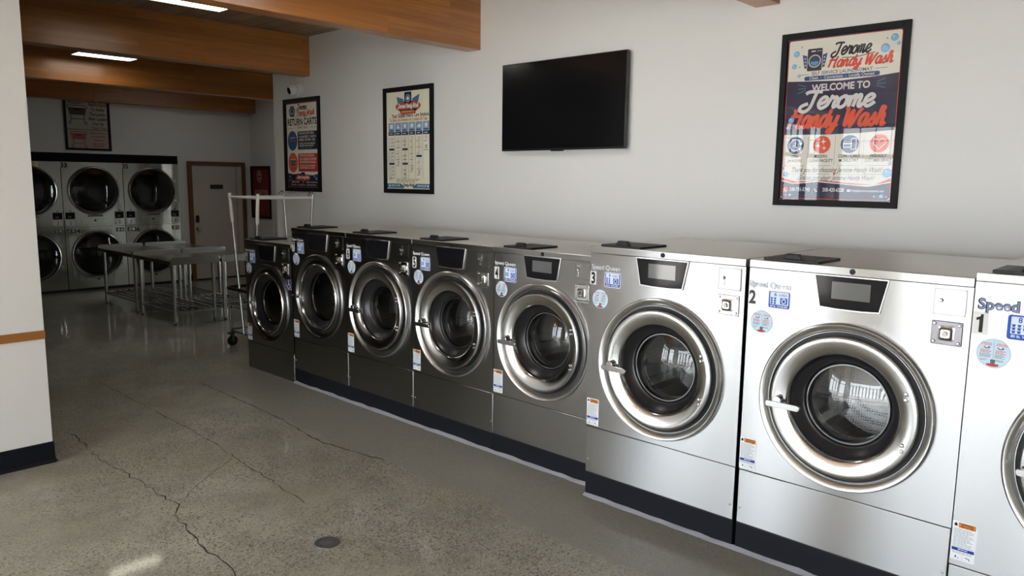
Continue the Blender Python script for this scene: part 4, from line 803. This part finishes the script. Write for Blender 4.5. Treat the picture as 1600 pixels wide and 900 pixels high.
# ------------------------------------------------------------------ stacked dryers
struct(MB().box(2.80, 5.425, YD - .006, YD + .25, 1.9435, 2.074).build('trim_3', mat('black_fascia', (.006, .006, .008), .6, Specular_IOR_Level=.1)), 'black fascia band above the stacked dryers', 'trim')
def dryer(x, n1, n2, label):
    t = empty('stacked_dryer', (x, YD, 0)); tag(t, label, 'dryer', 'stacked dryers along the back wall'); w = .858; a, b = -w / 2 + .002, w / 2 - .002; R = .352
    for z0, z1, cz, num, up in ((.975, 1.943, 1.515, n1, True), (.0, .971, .545, n2, False)):
        m = MB(); m.add(*panel_hole(a, b, z0 + .04 if not up else z0, z1, cz, R * .93, 0)); m.box(a, b, 0, .70, z0, z1, skip='f')
        bd = m.build('upper_cabinet' if up else 'lower_cabinet', DRYST, t, smooth=False)
        if not up: MB().box(a, b, .02, .05, 0, .038).build('kick_plate', VOID, bd)
        MB().box(a + .01, b - .06, -.004, 0, z1 - .85 if up else z1 - .84, z1 - .006, skip='b').add([], []) 
        d = MB().lathe([(R * 1.035, 0), (R * 1.04, -.018), (R * 1.01, -.03), (R * .985, -.032), (R * .955, -.022), (R * .94, -.004)], 0, cz, 72).build('upper_door' if up else 'lower_door', CHROME, t)
        MB().lathe([(R * .945, -.008), (R * .88, .0), (R * .80, .014)], 0, cz, 64).build('gasket', RUBBER, d)
        g = R * .88; MB().lathe([(g * q / 10, -.004 - .04 * (1 - (q / 10) ** 2)) for q in range(11)], 0, cz, 48).build('door_glass', DRYGLASS, d)
        m = MB()
        for zz in (.16, -.16): m.box(R * 1.0, R * 1.09, -.012, 0, cz + zz - .02, cz + zz + .02)
        m.build('hinges', CHROME, d)
        MB().lathe([(R * .9, .03), (R * 1.02, .06), (R * 1.02, .6), (0, .6)], 0, cz, 48).build('drum', mat('dryer_drum', (.22, .21, .2), .35, .8), t)
        p = Print(-.0008)
        nx, nz = (-w / 2 + .035, z1 - .085) if up else (-w / 2 + .155, z1 - .095)
        p.rect(nx - .045, nx + .055, nz - .006, nz + .078, (190, 190, 180)); p.text(str(num), nx + .005, nz + .004, .066, (20, 20, 20), 1, .04, width=.086); p.build('number_sticker', t)
        dw = MB().box(-.20, .155, -.005, 0, (1.008 if up else .105), (1.095 if up else .195)).build('lint_drawer', DRYST, t, bevel=.002)
        MB().lathe([(0, -.02), (.012, -.019), (.016, -.008), (.016, -.004)], -.005, 1.068 if up else .165, 16).build('drawer_knob', BLACK, dw)
    for sg in (-1, 1):
        cx = sg * (w / 2 - .082)
        pn = MB().prism(rrect(cx - .062, cx + .062, 1.095, 1.195, .006), -.012, 0).build('control_display', SCREEN, t, bevel=.002)
        MB().box(cx - .03, cx + .01, -.0135, -.011, 1.115, 1.14).build('digits', LCD, pn)
        MB().lathe([(0, -.016), (.008, -.014), (.01, 0)], cx + .005, 1.215, 12).build('indicator', BLACK, t)
        cp = MB().prism(rrect(cx - .062, cx + .062, 1.0, 1.088, .004), -.006, 0).build('card_plate', CHROME2, t, bevel=.002)
        m = MB(); m.box(cx - .006, cx + .006, -.012, -.005, 1.015, 1.04); m.box(cx - .016, cx + .016, -.01, -.005, 1.012, 1.017); m.lathe([(0, -.015), (.008, -.012), (.008, -.005)], cx, 1.052, 12); m.build('coin_slot', DKSTEEL, cp)
        cbx = MB().box(cx - .052, cx + .052, -.03, 0, .885, .945).build('coin_box', DKSTEEL, t, bevel=.004)
        m = MB(); m.lathe([(0, -.05), (.018, -.048), (.024, -.03)], cx + .01, .915, 14); m.box(cx - .045, cx - .02, -.034, -.029, .895, .935); m.build('coin_lock', CHROME, cbx)
    p = Print(-.0008); p.rect(-.11, .11, 1.122, 1.15, (150, 150, 140)); p.text('Speed Queen', 0, 1.128, .02, (60, 60, 60), 1, .03, width=.2); p.build('brand_lettering', t)
    return t
dryer(3.268, 31, 32, 'leftmost stacked dryer pair, half hidden by the white partition')
dryer(4.132, 33, 34, 'middle stacked dryer pair numbered 33 and 34')
dryer(4.996, 35, 36, 'rightmost bright stacked dryer pair numbered 35 and 36, beside the back door')

# ------------------------------------------------------------------ back door
d = MB().box(5.665, 6.545, YB - .03, YB - .001, .025, 1.935).build('door_1', DOORW, bevel=.002); struct(d, 'plain pale door in a brown frame in the back wall', 'door')
m = MB(); m.box(5.60, 5.665, YB - .05, YB + .01, 0, 2.0); m.box(6.545, 6.612, YB - .05, YB + .01, 0, 2.0); m.box(5.665, 6.545, YB - .05, YB + .01, 1.935, 2.0); m.build('door_frame', BROWNF, d, bevel=.004)
m = MB(); m.box(6.44, 6.447, YB - .0315, YB - .0295, .03, 1.93); m.build('edge_gap', VOID, d)
MB().box(5.665, 6.545, YB - .02, YB - .002, 0, .024).build('threshold_gap', VOID, d)
pz = MB().prism(rrect(5.972, 6.195, 1.545, 1.615, .006), YB - .04, YB - .03).build('name_plate', mat('dark_name_plate', (.01, .01, .011), .4), d)
p = Print(YB - .0402); p.smallprint(5.995, 6.17, 1.562, 1.598, 1, (66, 66, 70), 0, .35, .05, random.Random(2)); p.build('plate_text', d)
MB().box(5.70, 5.752, YB - .055, YB - .03, .985, 1.10).build('keypad', BLACK, d, bevel=.004)
MB().lathe([(0, YB - .085), (.024, YB - .08), (.03, YB - .065), (.02, YB - .045), (.032, YB - .036), (.034, YB - .03)], 5.735, .872, 22).build('knob', CHROME, d)
struct(MB().box(5.43, 5.598, YB - .012, YB, 0, .11).build('baseboard_2', PLINTH), 'short black baseboard between the dryers and the door', 'baseboard')
struct(MB().box(6.615, XALC - .002, YB - .012, YB, 0, .11).build('baseboard_3', PLINTH), 'short black baseboard right of the back door', 'baseboard')
struct(MB().box(XALC - .012, XALC, 8.3, YB - .014, 0, .11).build('baseboard_4', PLINTH), 'black baseboard along the alcove wall', 'baseboard')

# ------------------------------------------------------------------ folding tables
def table(x0, x1, y0, y1, label):
    t = empty('folding_table', ((x0 + x1) / 2, (y0 + y1) / 2, 0)); tag(t, label, 'table', 'stainless steel folding tables'); hx, hy = (x1 - x0) / 2, (y1 - y0) / 2
    zt = .772; m = MB(); m.box(-hx, hx, -hy + .012, hy - .012, zt - .004, zt)
    m.box(-hx, -hx + .004, -hy + .012, hy - .012, zt - .045, zt - .004); m.box(hx - .004, hx, -hy + .012, hy - .012, zt - .045, zt - .004)
    m.build('table_top', TABST, t, bevel=.002)
    for sg, nm in ((-1, 'end_lip'), (1, 'end_lip')):
        y = sg * (hy - .006); MB().prism(rrect(-hx, hx, zt - .047, zt + .040, .03, 5, '1100'), y - .006, y + .006).build(nm, TABST, t, bevel=.003)
    lx, ly = hx - .055, hy - .075
    for sx in (-1, 1):
        for sy in (-1, 1):
            l = MB().tube([(sx * lx, sy * ly, .03), (sx * lx, sy * ly, zt - .006)], .021, 16).build('leg', TABST, t)
            MB().tube([(sx * lx, sy * ly, 0), (sx * lx, sy * ly, .032)], .018, 14).build('foot', DKSTEEL, l)
    m = MB(); zs = .165
    for sx in (-1, 1): m.box(sx * lx - .014, sx * lx + .014, -ly, ly, zs - .024, zs)
    for sy in (-1, 1): m.box(-lx, lx, sy * ly - .016, sy * ly + .016, zs - .03, zs - .002)
    m.build('shelf_frame', TABST, t, bevel=.002)
    m = MB()
    for k in range(6): x = -lx + .045 + k * (2 * lx - .09) / 5; m.tube([(x, -ly, zs + .004), (x, ly, zs + .004)], .011, 8)
    m.build('shelf_slats', TABST, t); return t
table(3.665, 4.262, 8.86, 9.975, 'nearest left stainless folding table, its rounded end facing the viewer')
table(3.665, 4.262, 9.99, 11.2, 'left stainless folding table at the back, nearest the dryers')
table(4.275, 4.87, 8.84, 9.955, 'right stainless folding table in front, partly behind the laundry cart pole')
table(4.275, 4.87, 9.97, 11.18, 'right stainless folding table at the back, in front of the back door')

# ------------------------------------------------------------------ laundry cart with hanging rack
t = empty('laundry_cart', (3.96, 7.06, 0)); tag(t, 'chrome laundry cart with tall hanging rail behind the shortest washer', 'cart')
cx, cy = .30, .44
WIRE = mat('chrome_wire', (.5, .5, .5), .2, 1.0)
def loop(hx, hy, z, r=.06, n=5): return [(x, y, z) for x, y in rrect(-hx, hx, -hy, hy, r, n)]
b = MB().tube(loop(cx, cy, .615), .017, 10, closed=True).build('basket_rim', BLACK, t)
m = MB()
for z, s in ((.56, .99), (.51, .98), (.46, .97), (.42, .96)): m.tube(loop(cx * s, cy * s, z), .0035, 6, closed=True)
for k in range(13):
    x = -cx * .9 + 1.8 * cx * k / 12
    m.tube([(x, -cy, .60), (x * .96, -cy * .96, .42), (x * .96, cy * .96, .42), (x, cy, .60)], .0028, 5)
for k in range(17):
    y = -cy * .92 + 1.84 * cy * k / 16
    m.tube([(-cx, y, .60), (-cx * .96, y * .96, .42), (cx * .96, y * .96, .42), (cx, y, .60)], .0028, 5)
m.build('wire_basket', WIRE, t)
for sx in (-1, 1):
    for sy in (-1, 1):
        x, y = sx * cx * .93, sy * cy * .93
        l = MB().tube([(x, y, .145), (x, y, .40), (x * .97, y * .9, .425)], .012, 10).build('leg', WIRE, t)
        MB().box(x - .03, x + .03, y - .022, y + .022, .12, .15).build('caster_plate', DKSTEEL, l, bevel=.004)
        MB().lathe([(.0, y - .012), (.03, y - .014), (.052, y - .013), (.055, y - .006), (.055, y + .006), (.052, y + .013), (.03, y + .014), (0, y + .012)], x + .012, .055, 24).build('caster_wheel', RUBBER, l)
        MB().box(x + .0, x + .024, y - .02, y - .016, .05, .125).box(x, x + .024, y + .016, y + .02, .05, .125).build('caster_fork', WIRE, l)
m = MB()
for sx in (-1, 1): m.tube([(sx * cx * .93, -cy * .93, .165), (sx * cx * .93, cy * .93, .165)], .009, 8)
for sy in (-1, 1): m.tube([(-cx * .93, sy * cy * .93, .175), (cx * .93, sy * cy * .93, .175)], .009, 8)
m.build('lower_rails', DKSTEEL, t)
top = {}
for sx in (-1, 1):
    for sy in (-1, 1):
        bx, by = sx * cx * .96, sy * .09 + (0.02 if sy > 0 else -.02); tx, ty = sx * cx * 1.0 - (.0 if sx < 0 else -.0), sy * .285
        pole = MB().tube([(bx, by, .17), (bx + (tx - bx) * .3, by + (ty - by) * .3, .60), (tx, ty, 1.585)], .013, 12).build('pole', CHROME2, t)
        if sx < 0: MB().tube([(tx + (bx - tx) * .2, ty + (by - ty) * .2, 1.30), (tx, ty, 1.59)], .017, 12).build('pole_sleeve', WHITE, pole, label='white sleeve')
        else: MB().tube([(tx, ty, 1.58), (tx, ty, 1.605), (tx - .02, ty, 1.612), (tx - .045, ty, 1.59), (tx - .055, ty, 1.565)], .006, 8).build('hook', DKSTEEL, pole)
        top[(sx, sy)] = (tx, ty)
for q, r in (((-1, 1), (-1, -1)), ((-1, -1), (1, -1)), ((-1, 1), (1, 1))):
    a_, b_ = top[q], top[r]; MB().tube([(a_[0], a_[1], 1.55), (b_[0], b_[1], 1.55)], .012, 10).build('hanging_rail', WHITE, t, label='white hanging rail')
